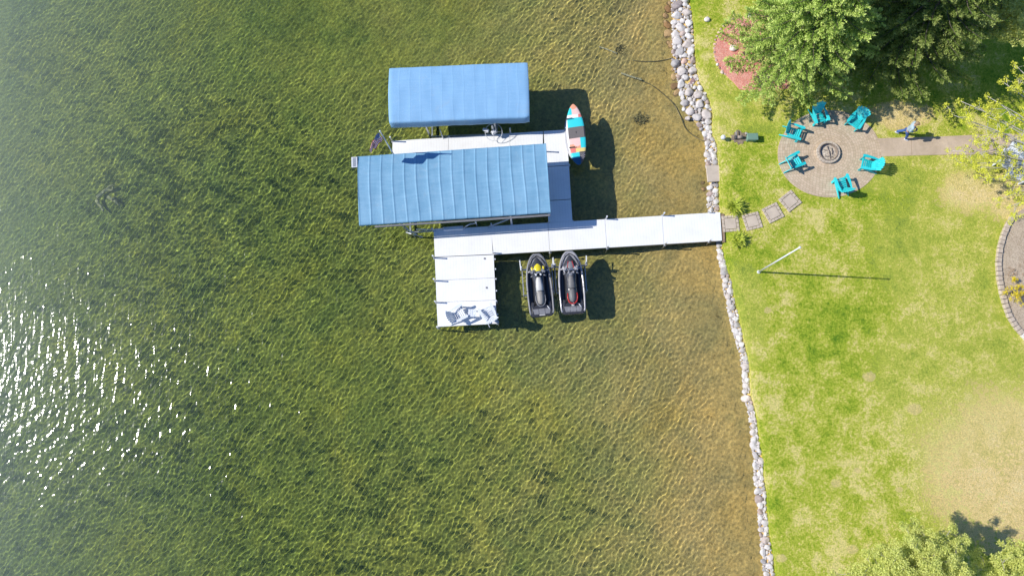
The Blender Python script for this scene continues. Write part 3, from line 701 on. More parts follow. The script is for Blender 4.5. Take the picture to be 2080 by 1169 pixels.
# ------------------------------------------------------------------ dock
DZ = .65
dorg = at(1163, 449, DZ); dock = thing('dock', 'white sectional dock with an end platform and an upper arm between the boat lifts', 'dock', (dorg.x, dorg.y, 0))
def quad_panel(c, name='deck_panel', inset=.006):
    P_ = [at(px, py, DZ) for px, py in c]; cen = sum(P_, Vector())/4
    d = (P_[1]-P_[0]); ang = math.atan2(d.y, d.x); ci, si = math.cos(-ang), math.sin(-ang)
    loc = [((p.x-cen.x)*ci-(p.y-cen.y)*si, (p.x-cen.x)*si+(p.y-cen.y)*ci) for p in P_]
    loc = [(x-math.copysign(inset, x), y-math.copysign(inset, y)) for x, y in loc]
    o = MB().prism(loc[::-1], -.06, 0).build(name, M['deck'], dock, bevel=.006); o.location = (cen.x-dorg.x, cen.y-dorg.y, DZ); o.rotation_euler = (0, 0, ang)
    f_ = MB(); l2 = [(x-math.copysign(.03, x), y-math.copysign(.03, y)) for x, y in loc]
    for i in range(4):
        a, c_ = l2[i], l2[(i+1) % 4]; f_.bar((a[0], a[1], -.13), (c_[0], c_[1], -.13), .05, .13)
    fo = f_.build('frame', M['aluminium'], dock); fo.location = o.location; fo.rotation_euler = o.rotation_euler
    return o
def lp(a, b_, t_): return (a[0]+(b_[0]-a[0])*t_, a[1]+(b_[1]-a[1])*t_)
# pier out from the shore
T0, T1, B0, B1 = (880.5, 466), (1463, 430.5), (883, 521), (1467, 488)
xsT = [880.5, 997, 1113, 1229, 1345, 1463]
for i in range(5):
    a, b_ = (xsT[i]-880.5)/582.5, (xsT[i+1]-880.5)/582.5
    if i == 0: tl, tr, br, bl = lp(T0, T1, a), lp(T0, T1, b_), (1003, 516), (883, 521.5)
    else:
        B0_, B1_ = (1000.5, 517), (1467, 488.5); tl, tr = lp(T0, T1, a), lp(T0, T1, b_); k0, k1 = (xsT[i]-997)/466, (xsT[i+1]-997)/466; bl, br = lp(B0_, B1_, k0), lp(B0_, B1_, k1)
    quad_panel([bl, br, tr, tl])
# end platform
Lp, Rp = [(883, 522), (885, 569), (886.5, 613.5), (889, 663.5)], [(1003, 517), (1005, 564), (1007, 609), (1009.5, 657)]
for i in range(3): quad_panel([Lp[i+1], Rp[i+1], Rp[i], Lp[i]])
# cross piece and upper arm
quad_panel([(1114, 452), (1163, 449), (1160, 405), (1111, 408)]); quad_panel([(1111, 407), (1160, 404), (1156, 336), (1108, 339)]); quad_panel([(1108, 338), (1156, 335), (1150, 263), (1104, 266)])
for a, b_ in ((797, 911), (911, 1036), (1036, 1103)):
    ya, yb = 286-23*(a-797)/353, 286-23*(b_-797)/353; quad_panel([(a, ya+46), (b_, yb+46), (b_, yb), (a, ya)])
posts = [(880.5, 468, .45), (999, 459, .45), (1115, 452, .45), (1231, 444.5, .50), (1346, 437.5, .5), (1441, 431.5, .2), (1003.5, 514, .3), (1117.5, 512, .45), (1234, 503, .5), (1351, 496.5, .5), (1441, 490, .45),
         (882, 523.5, .55), (884, 570, .55), (886, 614, .45), (890, 665, .4), (1010.5, 656, .35), (1008, 612, .3), (797, 287, .6), (911.5, 278, .03), (1036.5, 269, .55), (1150, 262, .15), (1107, 308, .6), (1156, 335, .03), (1163, 449, .02)]
for px, py, h in posts:
    q = at(px, py, DZ); q -= Vector((dorg.x, dorg.y, 0)); bz = -1.9 if px < 1250 else -.8
    o = MB().tube([(q.x, q.y, bz), (q.x, q.y, DZ+h)], .036, 10).build('support_post', M['aluminium'], dock, smooth=True, auto=40)
    MB().tube([(q.x, q.y, DZ+h), (q.x, q.y, DZ+h+.03)], .045, 10).build('cap', M['white_metal'], o)
    MB().box((q.x, q.y, DZ-.08), (.12, .12, .09), None, .01).build('bracket', M['aluminium'], dock)
for px, py in ((984.5, 525), (988.5, 584)):
    q = at(px, py, DZ)-Vector((dorg.x, dorg.y, 0)); MB().tube([(q.x, q.y, DZ+.001), (q.x, q.y, DZ+.018)], .055, 12).build('socket_cap', M['grey_plastic'], dock)
for py in (526, 546, 566, 590, 638):                                     # rubber fenders on the jet ski side
    q = at(1003.5+(py-517)*.045, py, DZ)-Vector((dorg.x, dorg.y, 0)); MB().box((q.x+.045, q.y, DZ-.03), (.07, .08, .1), None, .015).build('fender', M['white_metal'], dock)
receiver(dock)

# flag
fb = at(796, 307.5, 2.8); fb.z = DZ; ftop = 4.8
fl = thing('flag', 'small american flag drooping from a slanting silver pole at the dock end', 'flag', (fb.x, fb.y, DZ))
MB().tube([(0, 0, -.9), (0, 0, ftop)], [.038, .026], 8).build('pole', M['white_metal'], fl, smooth=True)
MB().ball((0, 0, ftop+.03), .045).build('finial', M['white_metal'], fl, smooth=True)
def flag_mat():
    t = NT('flag_cloth'); uv = t.n.new('ShaderNodeUVMap').outputs[0]; u, v, _ = t.sep(uv)
    st = t.math('MODULO', t.math('FLOOR', t.math('MULTIPLY', v, 13)), 2.0)
    c = t.mix(st, (.80, .03, .05), (.90, .89, .88))
    can = t.math('MULTIPLY', t.math('LESS_THAN', u, .4), t.math('GREATER_THAN', v, 6/13))
    # stars: offset rows of small dots
    a = t.math('MULTIPLY', u, 11/.4); b_ = t.math('MULTIPLY', t.math('SUBTRACT', v, 6/13), 9/(7/13))
    fa = t.math('SUBTRACT', t.math('FRACT', a), .5); fb_ = t.math('SUBTRACT', t.math('FRACT', b_), .5)
    rr = t.math('ADD', t.math('MULTIPLY', fa, fa), t.math('MULTIPLY', fb_, fb_)); par = t.math('MODULO', t.math('ADD', t.math('FLOOR', a), t.math('FLOOR', b_)), 2.0)
    star = t.math('MULTIPLY', t.math('LESS_THAN', rr, .12), t.math('LESS_THAN', par, .5))
    c = t.mix(can, c, t.mix(star, (.03, .05, .26), (.9, .9, .9))); t.color(c); t.rough(.8, .2)
    return t.m
me = bpy.data.meshes.new('cloth'); nu, nv = 30, 20; vs, fs, uvs = [], [], []
for j in range(nv+1):
    for i in range(nu+1):
        u, v = i/nu, j/nv; ww, hh = 1.5, .95
        droop = .85*u**.9                                               # hangs down and folds towards the pole
        x = -(.10+.55*u*ww*.62) + .03*math.sin(v*9+u*5); y = -.09*math.sin(u*13+v*2)*(.3+u)-.55*u
        z = ftop-.08-(1-v)*hh*(.95-.15*u)-droop*.75
        x -= .10*(1-v)*u; vs.append((x, y, z)); uvs.append((u, v))
for j in range(nv):
    for i in range(nu): a = j*(nu+1)+i; fs.append((a, a+1, a+nu+2, a+nu+1))
me.from_pydata(vs, [], fs); ul = me.uv_layers.new(name='UVMap')
for lp_ in me.loops: ul.data[lp_.index].uv = uvs[lp_.vertex_index]
me.polygons.foreach_set('use_smooth', [True]*len(fs)); me.materials.append(flag_mat()); o = bpy.data.objects.new('cloth', me); col.objects.link(o); o.parent = fl
fl.rotation_euler = (0, 0, R(-6))

# ------------------------------------------------------------------ boat lifts with canopies (X along the canopy, front = -Y)
def frame4(c, z):
    P_ = [at(a, b_, z) for a, b_ in c]; cen = sum(P_, Vector())/4                 # TL TR BR BL
    d = (P_[1]-P_[0]+P_[2]-P_[3]); ang = math.atan2(d.y, d.x)
    L = ((P_[1]-P_[0]).length+(P_[2]-P_[3]).length)/2; W = ((P_[1]-P_[2]).length+(P_[0]-P_[3]).length)/2
    return cen, ang, L, W
def canopy(lift, L, W, z0, rise, ribs, prof, mat, ribamp, seed, over=.0, sk=.22):
    nx, ny = 330, 64; us_ = np.linspace(0, 1, nx); ts = np.linspace(-1, 1, ny); Uu, Tt = np.meshgrid(us_, ts)
    X = (Uu-.5)*L
    if prof == 'arch':
        s_ = np.clip(np.abs(Tt)/.94, 0, 1); Yy = np.sign(Tt)*s_*W/2; Zz = z0+rise*(1-s_**2.2)
        sk_ = np.clip((np.abs(Tt)-.94)/.06, 0, 1); Zz -= sk*sk_; Yy += np.sign(Tt)*sk_*.02
    else:
        s_ = np.clip(np.abs(Tt)/.80, 0, 1); e_ = np.clip((np.abs(Tt)-.80)/.20, 0, 1)
        Yy = np.sign(Tt)*(s_*(W/2-.13)+.13*e_**.5+.012*e_*np.sin(X*2.6)); Zz = z0+.50+rise*(1-s_**1.7)-.50*e_**1.25
        X = X*(1+.010*(1-Tt**2)); rc = np.clip((np.abs(Uu-.5)-.46)/.04, 0, 1); Yy = np.where(Tt < 0, Yy*(1-.035*rc**3), Yy); Zz -= .04*rc**3
    ph = Uu*ribs; wob = .10*vnoise(Yy*1.0, X*.35, 2.2, seed, 6); f_ = (ph+wob*.35) % 1.0; dd = np.minimum(f_, 1-f_)*L/ribs
    body = (np.abs(Tt) < .93)
    Zz += ribamp*np.exp(-(dd/.030)**2) - ribamp*.9*np.sin(np.clip(f_, 0, 1)*math.pi)**.7*(.6+.4*vnoise(X, Yy, 1.2, seed+2, 8)*.5)
    if prof == 'arch':
        for c_, k_ in ((-.12, .010), (-.62, .012), (.5, .006)): Zz += k_*np.exp(-((Tt-c_)*W/2/.035)**2)
    Zz += vnoise(X*.6, Yy*2.5, 2.3, seed+3, amp=.006)+vnoise(X*2.5, Yy, 2.8, seed+4, amp=.004)
    edge = np.abs(Tt) > .985; Zz = Zz-np.where(edge, .02*np.abs(np.sin(ph*math.pi)), 0)
    i = np.arange(nx*ny).reshape(ny, nx); Q = np.stack([i[:-1, :-1], i[:-1, 1:], i[1:, 1:], i[1:, :-1]], -1).reshape(-1, 4)
    o = npmesh('canopy', np.stack([X, Yy, Zz], -1).reshape(-1, 3), Q, mat, True, lift)
    so_ = o.modifiers.new('thickness', 'SOLIDIFY'); so_.thickness = .008; so_.offset = -1
    # gable end valances
    for sx in (-1, 1):
        k_ = 0 if sx < 0 else nx-1; top = [(X[j, k_], Yy[j, k_], Zz[j, k_]) for j in range(ny)]
        b = MB(); low = [(x+sx*.012, y, min(z, z0+.02)-.16) for x, y, z in top]; b.loft([top, low], cap=False, closed=False); v_ = b.build('valance', mat, o); sm = v_.modifiers.new('thickness', 'SOLIDIFY'); sm.thickness = .006
    return o
def lift_frame(lift, L, W, z0, mat, fx, wy):
    zt = z0-.02
    for sx in (-1, 1):
        for sy in (-1, 1):
            MB().box((sx*fx, sy*wy, (zt-1.6)/2), (.09, .09, zt+1.6), None, .008).build('leg', mat, lift)
            MB().box((sx*fx, sy*wy, -1.3), (.35, .35, .04)).build('foot_pad', mat, lift)
    for sy in (-1, 1):
        MB().box((0, sy*wy, .30), (2*fx-.1, .07, .14), None, .01).build('side_beam', mat, lift)
        MB().box((0, sy*(W/2-.12), z0-.035), (L-.12, .05, .06), None, .006).build('eave_rail', mat, lift)
    for sx in (-1, 1): MB().box((sx*fx, 0, -.55), (.1, 2*wy-.1, .14), None, .01).build('cross_beam', mat, lift)
    for sy in (-.55, .55): MB().box((0, sy, .42), (3.9, .14, .09), None, .02).build('bunk', mat, lift)
    n_ = 9
    for i in range(n_):
        x = (i/(n_-1)-.5)*(L-.2); MB().tube([(x, -(W/2-.12), z0-.02), (x, -W*.3, z0+.12), (x, 0, z0+.17), (x, W*.3, z0+.12), (x, W/2-.12, z0-.02)], .016, 6).build('roof_bow', mat, lift, smooth=True)

c1, a1, L1, W1 = frame4([(725.5, 317), (1110, 292.5), (1117, 430), (731, 458.5)], 2.78)
lift1 = thing('boat_lift', 'boat lift under the long faded blue canopy with raised ribs', 'boat lift', (c1.x, c1.y, 0), a1)
canopy(lift1, L1, W1, 2.80, .10, 16, 'arch', M['canvas_a'], .020, 31, sk=.10)
lift_frame(lift1, L1, W1, 2.66, M['aluminium'], L1*.29, W1/2-.10)
MB().box((.04*L1-.02, -W1/2-.09, 2.60), (L1*.92, .08, .11), None, .008).build('gutter_rail', M['grey_plastic'], lift1)
# winch box, braces and the panel on the outer corner
b = MB(); b.box((-.30, -W1/2+.02, .85), (1.08, .20, .18), None, .03); b.build('winch_box', M['white_metal'], lift1)
MB().tube([(-2.3, -W1/2+.1, .9), (-1.6, -W1/2+.02, .95), (-.8, -W1/2+.02, 1.0)], .03, 8).build('winch_arm', M['aluminium'], lift1, smooth=True)
b = MB(); b.tube([(.24, -W1/2+.02, .85), (.6, -W1/2+.16, 1.0), (.95, -W1/2+.18, 1.05)], .035, 8); b.build('winch_arm', M['aluminium'], lift1, smooth=True)
b = MB(); b.tube([(-2.75, -W1/2+.1, 1.6), (-2.35, -W1/2-.32, .55)], .03, 8); b.tube([(-2.5, -W1/2-.05, 1.2), (-2.1, -W1/2-.32, .6)], .025, 8); b.tube([(-2.9, -W1/2+.05, .6), (-2.0, -W1/2-.25, .5)], .03, 8); b.build('bracket', M['aluminium'], lift1, smooth=True)
b = MB(); b.bar((1.55, -W1/2-.02, .80), (3.3, -W1/2+.32, 1.6), .07, .05); b.build('brace', M['aluminium'], lift1)
b = MB(); b.tube([(.95, -W1/2+.18, .5), (.95, -W1/2+.18, 1.4)], .04, 8).build('winch_post', M['aluminium'], lift1, smooth=True)
sp = MB().box((-L1/2-.16, W1/2-.32, 2.86), (.30, .56, .035), None, .006).build('solar_panel', M['white_metal'], lift1)
b = MB()
for i in range(2):
    for j in range(7): b.box((-L1/2-.205+.095*i, W1/2-.53+.07*j, 2.882), (.085, .061, .004))
b.build('cell', simple('solar_cell', (.28, .31, .35), .3, .1), sp)
MB().bar((-L1/2+.3, W1/2-.3, 2.62), (-L1/2-.2, W1/2-.32, 2.84), .05, .03).build('panel_arm', M['aluminium'], lift1)
receiver(lift1)

c2, a2, L2, W2 = frame4([(791.5, 142), (1071.5, 129.5), (1074, 247), (796, 257.5)], 2.12)
lift2 = thing('boat_lift', 'boat lift under the shorter bright blue canopy with a hanging skirt', 'boat lift', (c2.x, c2.y, 0), a2)
canopy(lift2, L2, W2, 1.98, .13, 13, 'barrel', M['canvas_b'], .003, 55)
lift_frame(lift2, L2, W2, 2.02, M['aluminium'], L2*.25, W2/2-.10)
wx, wy_ = 1.75, -W2/2-.16
b = MB(); N_ = 36
b.tube([(wx+.46*math.cos(2*math.pi*i/N_), wy_, 1.25+.46*math.sin(2*math.pi*i/N_)) for i in range(N_+1)], .016, 6)
b.tube([(wx-.46, wy_, 1.25), (wx+.46, wy_, 1.25)], .010, 6); b.tube([(wx, wy_, .79), (wx, wy_, 1.71)], .010, 6)
wh = b.build('winch_wheel', M['white_metal'], lift2, smooth=True); wh.rotation_euler = (R(-55), 0, 0)
wh.location = Vector((wx, wy_, 1.25))-Matrix.Rotation(R(-55), 3, 'X')@Vector((wx, wy_, 1.25))
b = MB(); b.box((wx, wy_+.05, 1.15), (.26, .2, .22), Matrix.Rotation(R(30), 3, 'Z'), .03); b.build('winch_drum', M['white_metal'], lift2)
b = MB(); b.box((wx-.42, wy_+.12, 1.3), (.34, .16, .14), Matrix.Rotation(R(-20), 3, 'Z'), .03); b.build('winch_motor', M['white_metal'], lift2)
MB().box((wx-.05, wy_+.18, 1.35), (.1, .1, .9), None, .01).build('winch_post', M['aluminium'], lift2)
MB().tube([(-1.15, -W2/2+.05, 1.4), (-1.05, -W2/2-.25, .3)], .03, 8).build('brace', M['white_metal'], lift2, smooth=True)
receiver(lift2)

# ------------------------------------------------------------------ jet skis (bow towards +Y)
def outline(tbl, y): return float(np.interp(y, [q[0] for q in tbl], [q[1] for q in tbl]))
HW = [(-1.62, .50), (-1.55, .60), (-1.35, .655), (-.6, .68), (.1, .67), (.6, .63), (1.0, .55), (1.3, .43), (1.5, .31), (1.62, .20), (1.68, .10)]
def jet_ski(label, px, py, ang, acc, hull, rim, seatm, seatm2, flavour):
    q = at(px, py, 1.0); r = thing('jet_ski', label, 'jet ski', (q.x, q.y, .62), R(ang), 'jet skis parked on their lifts beside the dock')
    yy = [-1.62, -1.55, -1.35, -1.0, -.6, -.2, .2, .6, .85, 1.1, 1.3, 1.45, 1.56, 1.64, 1.68]; rings = []
    for y in yy:
        w_ = outline(HW, y); k_ = max(0, (y-.6)/1.08); keel = -.02+.34*k_**2; zd = .40+.05*k_
        rings.append([(0, y, keel), (w_*.55, y, keel+.07), (w_*.9, y, keel+.20), (w_, y, zd-.06), (w_*.985, y, zd), (w_*.80, y, zd-.01), (w_*.74, y, zd-.17 if -1.2 < y < .75 else zd-.01),
                      (0, y, zd-.17 if -1.2 < y < .75 else zd+.02), (-w_*.74, y, zd-.17 if -1.2 < y < .75 else zd-.01), (-w_*.80, y, zd-.01), (-w_*.985, y, zd), (-w_, y, zd-.06), (-w_*.9, y, keel+.20), (-w_*.55, y, keel+.07)])
    MB().loft(rings).build('hull', hull, r, smooth=True, auto=35)
    # gunwale rail, one loop open at the stern
    pts = []
    for s_ in (-1, 1):
        l_ = [(s_*outline(HW, y)*.93, y, .425+.05*max(0, (y-.6)/1.08)) for y in np.linspace(-1.5, 1.64, 26)]
        pts += l_ if s_ < 0 else l_[::-1]
    b = MB(); rr = [.050+.018*max(0, min(1, (p[1]+.2)/1.4)) for p in pts]; b.tube(pts, rr, 8); b.build('gunwale', rim, r, smooth=True)
    rings = []
    for y in (.72, .80, .95, 1.15, 1.3, 1.45, 1.55, 1.62):
        w_ = outline(HW, y)*.95; zd = .43+.05*max(0, (y-.6)/1.08); rings.append([(w_*math.cos(a), y, zd+.10*math.sin(a)*min(1, (1.66-y)*3)) for a in (math.pi*i/10 for i in range(11))])
    MB().loft(rings).build('bow_cover', M['grey_plastic'] if flavour == 'a' else M['light_grey'], r, smooth=True, auto=50)
    for s_ in (-1, 1): MB().tube([(s_*.50, .80, .52), (s_*.40, 1.1, .575), (s_*.22, 1.42, .56), (0, 1.56, .53)], .022, 6).build('bow_groove', M['black_plastic'], r, smooth=True)
    # footwell mats
    for s_ in (-1, 1):
        b = MB(); b.add([(s_*.44, -1.15, .245), (s_*.25, -1.15, .245), (s_*.25, .55, .245), (s_*.40, .55, .245)], [(0, 1, 2, 3)] if s_ > 0 else [(3, 2, 1, 0)]); b.build('footwell_mat', M['black_plastic'], r)
    # rear platform
    pl = MB().prism([(-.50, -1.58), (.50, -1.58), (.54, -1.45), (.50, -1.12), (.26, -1.02), (-.26, -1.02), (-.50, -1.12), (-.54, -1.45)], .40, .445).build('boarding_platform', M['charcoal'], r, bevel=.012)
    for x0, x1 in ((-.47, -.17), (-.15, .15), (.17, .47)):
        k_ = .07 if x0 != -.15 else .0
        MB().prism([(x0+(k_ if x0 < -.2 else 0), -1.50), (x1-(k_ if x1 > .2 else 0), -1.50), (x1, -1.22-(.0)), (x0, -1.22)], .446, .458).build('traction_mat', M['grey_plastic'], pl)
    if flavour == 'a':
        MB().box((0, -1.545, .452), (.30, .05, .016)).build('decal', M['seat_white'], pl)
    else:
        b = MB()
        for i in range(11): b.box((-.26+.052*i, -1.36, .462), (.036, .05 if i % 3 else .06, .006))
        b.build('decal', M['light_grey'], pl)
        MB().box((0, -1.10, .50), (.15, .22, .05), None, .02).build('boarding_step', M['seat_white'], r)
    # pedestal and seats
    def lo(name, tbl, mat, par=r, pw=2.4, n=14):
        rg = []
        for y, hw, zb, zt in tbl:
            ring = []
            for i in range(n+1):
                a = math.pi*i/n; cx, sz = math.cos(a), math.sin(a)
                ring.append((hw*math.copysign(abs(cx)**(2/pw), cx), y, zb+(zt-zb)*abs(sz)**(2/pw)))
            rg.append(ring)
        return MB().loft(rg).build(name, mat, par, smooth=True, auto=50)
    lo('pedestal', [(-1.18, .16, .24, .44), (-1.05, .26, .24, .52), (-.6, .33, .24, .58), (0, .30, .24, .62), (.45, .34, .24, .62), (.75, .42, .24, .50)], M['charcoal'])
    lo('front_seat', [(-.32, .15, .55, .70), (-.28, .185, .55, .74), (-.05, .19, .55, .72), (.2, .16, .55, .71), (.42, .125, .55, .74), (.50, .07, .55, .70)], seatm)
    lo('rear_seat', [(-1.02, .08, .5, .70), (-.94, .17, .5, .76), (-.7, .20, .5, .79), (-.42, .19, .5, .77), (-.345, .15, .5, .73)], seatm2)
    b = MB(); b.tube([(-.235, -.55, .63), (-.25, -.8, .63), (-.19, -1.0, .62), (-.08, -1.10, .61), (.08, -1.10, .61), (.19, -1.0, .62), (.25, -.8, .63), (.235, -.55, .63)], .028 if flavour == 'a' else .036, 8)
    b.build('grab_rail', M['grey_plastic'] if flavour == 'a' else M['red'], r, smooth=True)
    # hood, console, handlebar
    hd = lo('hood', [(.60, .34, .30, .66), (.74, .46, .32, .70), (.95, .42, .36, .69), (1.18, .30, .40, .65), (1.36, .17, .42, .60), (1.48, .05, .44, .55)], M['charcoal'], pw=2.0)
    lo('hood_panel', [(.70, .17, .60, .725), (.80, .24, .60, .745), (.98, .21, .58, .715), (1.12, .13, .55, .66), (1.2, .05, .55, .61)], acc, hd, 2.0)
    if flavour == 'a':
        for s_ in (-1, 1):
            MB().prism([(s_*.30, .62), (s_*.36, .95), (s_*.26, 1.0), (s_*.22, .68)][::s_], .50, .64).build('side_panel', M['yellow'], hd, bevel=.02)
        lo('console', [(.40, .10, .6, .80), (.50, .17, .6, .84), (.62, .16, .6, .84), (.70, .08, .6, .78)], M['black_plastic'])
    else:
        for s_ in (-1, 1):
            MB().bar((s_*.17, .75, .735), (s_*.10, 1.12, .66), .03, .03).build('stripe', M['red'], hd)
            MB().prism([(s_*.35, .52), (s_*.40, .85), (s_*.30, .92), (s_*.27, .55)][::s_], .48, .62).build('side_panel', M['light_grey'], hd, bevel=.02)
        lo('console', [(.34, .10, .6, .82), (.46, .19, .6, .87), (.62, .18, .6, .86), (.72, .08, .6, .78)], M['grey_plastic'])
    hb = MB().tube([(-.38, .42, .86), (-.26, .47, .90), (-.10, .55, .90), (.10, .55, .90), (.26, .47, .90), (.38, .42, .86)], .020, 8).build('handlebar', M['black_plastic'], r, smooth=True)
    for s_ in (-1, 1):
        MB().tube([(s_*.27, .465, .90), (s_*.40, .41, .857)], .028, 8).build('grip', M['grey_plastic'], hb, smooth=True)
        m_ = MB().box((s_*.30, .66, .80), (.17, .12, .10), Matrix.Rotation(R(-s_*25), 3, 'Z'), .03).build('mirror', rim, r)
        MB().box((s_*.30, .60, .83), (.13, .012, .07), Matrix.Rotation(R(-s_*25), 3, 'Z')).build('lens', M['lens'], m_)
    MB().box((0, .64, .872), (.20, .10, .02), Matrix.Rotation(R(12), 3, 'X'), .006).build('gauge', M['lens'], r)
    for s_ in (-1, 1):
        MB().box((s_*.12, .50, .90), (.09, .11, .05), Matrix.Rotation(R(s_*20), 3, 'Z'), .015).build('switch_pod', M['white_metal'] if flavour == 'a' else M['light_grey'], r)
        MB().box((s_*.22, .70, .76), (.14, .22, .05), Matrix.Rotation(R(-s_*30), 3, 'Z'), .02).build('trim', rim, r)
        MB().box((s_*.44, -1.0, .43), (.16, .30, .07), Matrix.Rotation(R(s_*12), 3, 'Z'), .03).build('deck_corner', M['charcoal'], r)
    b = MB(); b.tube([(-.24, .70, .74), (-.18, .56, .84), (.05, .60, .9), (.2, .5, .86)], .012, 6); b.build('cable', M['seat_white'] if flavour == 'a' else M['black_plastic'], r, smooth=True)
    b = MB()
    for s_ in (-1, 1): b.box((s_*outline(HW, -.25)*.97, -.25, .40), (.12, .035, .14))
    b.build('strap', M['black_plastic'], r)
    MB().tube([(.30, -1.10, .47), (.42, -1.28, .50)], .022, 6).build('tow_hook', M['white_metal'], r, smooth=True)
    return r
j1 = jet_ski('black jet ski with a yellow hood and a pale seat, nearer the dock platform', 1095.5, 580, 5.5, M['yellow'], M['charcoal'], M['grey_plastic'], M['seat_white'], M['seat_tan'], 'a')
j2 = jet_ski('grey jet ski with red trim around its grey seat, further from the platform', 1160.5, 575, 3.5, M['red'], M['charcoal'], M['light_grey'], M['seat_grey'], M['seat_grey'], 'b')
M['hood_b'] = M['charcoal']
for ch in j2.children:
    if ch.name.startswith('hood'):
        for c_ in ch.children:
            if c_.name.startswith('hood_panel'): c_.data.materials[0] = M['grey_plastic']
def pwc_lift(label, px, py, ang):
    q = at(px, py, .6); r = thing('jet_ski_lift', label, 'jet ski lift', (q.x, q.y, 0), R(ang), 'lifts carrying the jet skis')
    for sx in (-1, 1):
        MB().tube([(sx*.80, .85, -1.0), (sx*.80, .85, 1.25)], .038, 8).build('post', M['aluminium'], r, smooth=True)
        MB().tube([(sx*.80, -.55, -1.0), (sx*.80, -.55, .85)], .03, 8).build('post', M['aluminium'], r, smooth=True)
        MB().bar((sx*.80, .80, .30), (sx*.80, -.50, .30), .05, .08).build('side_rail', M['aluminium'], r)
        MB().box((sx*.28, -.1, .50), (.10, 2.3, .12), Matrix.Rotation(0, 3, 'Z'), .02).build('bunk', M['white_metal'], r)
        MB().box((sx*.86, 1.0, .9), (.06, .55, .05), Matrix.Rotation(R(-3*sx), 3, 'Z'), .01).build('guide', M['white_metal'], r)
    for y in (.85, -.55): MB().box((0, y, .38), (1.54, .07, .09), None, .01).build('cross_beam', M['aluminium'], r)
    MB().box((.82, .78, 1.0), (.13, .16, .22), None, .02).build('winch', M['grey_plastic'], r)
    return receiver(r)
pwc_lift('aluminium lift holding the jet ski with the yellow hood', 1093, 576, 4); pwc_lift('aluminium lift holding the grey jet ski with red trim', 1160, 571, 3)

# ------------------------------------------------------------------ paddle boards
def board_mesh(L, W, th):
    b = MB(); rings = []
    for i in range(41):
        y = -1+2*i/40; k_ = max(.02, (1-abs(y)**2.6))**.55 if y < 0 else max(.02, (1-abs(y)**2.15))**.62
        hw = W/2*k_; z = .10*max(0, y-.45)**1.5; n = 16; e = min(1, k_*1.4)
        rings.append([(hw*math.copysign(abs(math.cos(a))**.8, math.cos(a)), y*L/2, z+th/2*e*math.copysign(abs(math.sin(a))**.6, math.sin(a))) for a in (2*math.pi*j/n for j in range(n))])
    return b.loft(rings)
def board_mat():
    t = NT('colour_block_print'); x, y, z = t.sep(t.objc())
    white = (.80, .78, .76); peach = (.80, .36, .22); pink = (.80, .55, .50); teal = (.04, .62, .66); coral = (.72, .20, .17); yel = (.80, .62, .22); navy = (.01, .10, .22); dark = (.12, .11, .11)
    c = t.mix(0, pink, pink)
    def rect(c, x0, x1, y0, y1, colr):
        a = t.math('MULTIPLY', t.math('GREATER_THAN', x, x0), t.math('LESS_THAN', x, x1)); b_ = t.math('MULTIPLY', t.math('GREATER_THAN', y, y0), t.math('LESS_THAN', y, y1))
        return t.mix(t.math('MULTIPLY', a, b_), c, colr)
    def disc(c, cx, cy, r_, colr):
        dx, dy = t.math('SUBTRACT', x, cx), t.math('SUBTRACT', y, cy); return t.mix(t.math('LESS_THAN', t.math('ADD', t.math('MULTIPLY', dx, dx), t.math('MULTIPLY', dy, dy)), r_*r_), c, colr)
    c = rect(c, -.09, .5, .92, 1.7, pink); c = disc(c, 0, 1.42, .17, peach); c = rect(c, -.5, -.10, .98, 1.34, teal); c = rect(c, -.5, .22, .80, .99, white); c = rect(c, .20, .5, .78, .98, coral)
    c = rect(c, -.5, .5, .36, .82, teal); c = rect(c, -.5, .5, -.55, -.20, pink); c = disc(c, -.02, -.22, .34, pink); c = rect(c, -.5, .5, -.80, -.50, peach); c = disc(c, .02, -.42, .20, pink)
    c = rect(c, .18, .5, -.72, -.20, teal); c = rect(c, -.5, -.08, -.95, -.70, coral); c = rect(c, -.08, .5, -.90, -.72, yel); c = rect(c, -.5, .08, -1.18, -.92, teal); c = rect(c, .08, .5, -1.7, -.90, dark); c = rect(c, -.5, .10, -1.7, -1.18, navy)
    c = rect(c, -.5, .5, -.20, .36, (.15, .135, .13))
    c = rect(c, -.5, -.365, -1.0, 1.0, white)
    t.color(c); t.rough(.4, .4); return t.m
q = at(1170, 273, 1.05); pb = thing('paddle_board', 'paddle board with teal, peach and grey colour blocks on the dock rack', 'paddle board', (q.x, q.y, 1.05), R(4.6))
bd = board_mesh(3.05, .92, .12).build('deck', board_mat(), pb, smooth=True); bd.rotation_euler = (0, R(-7), 0); bd.scale = (1.10, 1.13, 1)
bp = MB().add([(-.37, -.18, 0), (.40, -.18, 0), (.40, .34, 0), (-.36, .34, 0)], [(0, 1, 2, 3)]).build('traction_pad', simple('grey_foam_pad', (.155, .14, .135), .8, .1, 20), bd); bp.location = (0, 0, .064)
MB().box((.02, .085, .072), (.025, .09, .012)).build('handle', M['black_plastic'], bd)
b = MB()
for k_ in range(3): b.bar((.12, -1.02-.1*k_, .065), (.36-.06*k_, -1.1-.08*k_, .06), .012, .01); b.bar((.14, -1.15-.06*k_, .065), (.34, -.98-.1*k_, .06), .012, .01)
b.build('bungee_cord', M['light_grey'], bd)
q = at(1162, 276, .72); pb2 = MB(); pb2 = board_mesh(2.7, .80, .12).build('paddle_board', simple('grey_board', (.42, .42, .44), .4, .08)); pb2.location = (q.x, q.y, .72); pb2.rotation_euler = (0, R(-6), R(4.2))
tag(pb2, 'grey paddle board stored underneath the colour block board', 'paddle board')
q = at(1156, 275, DZ); rk = thing('board_rack', 'metal rack on the dock edge carrying the paddle boards', 'rack', (q.x, q.y, DZ), R(4.2))
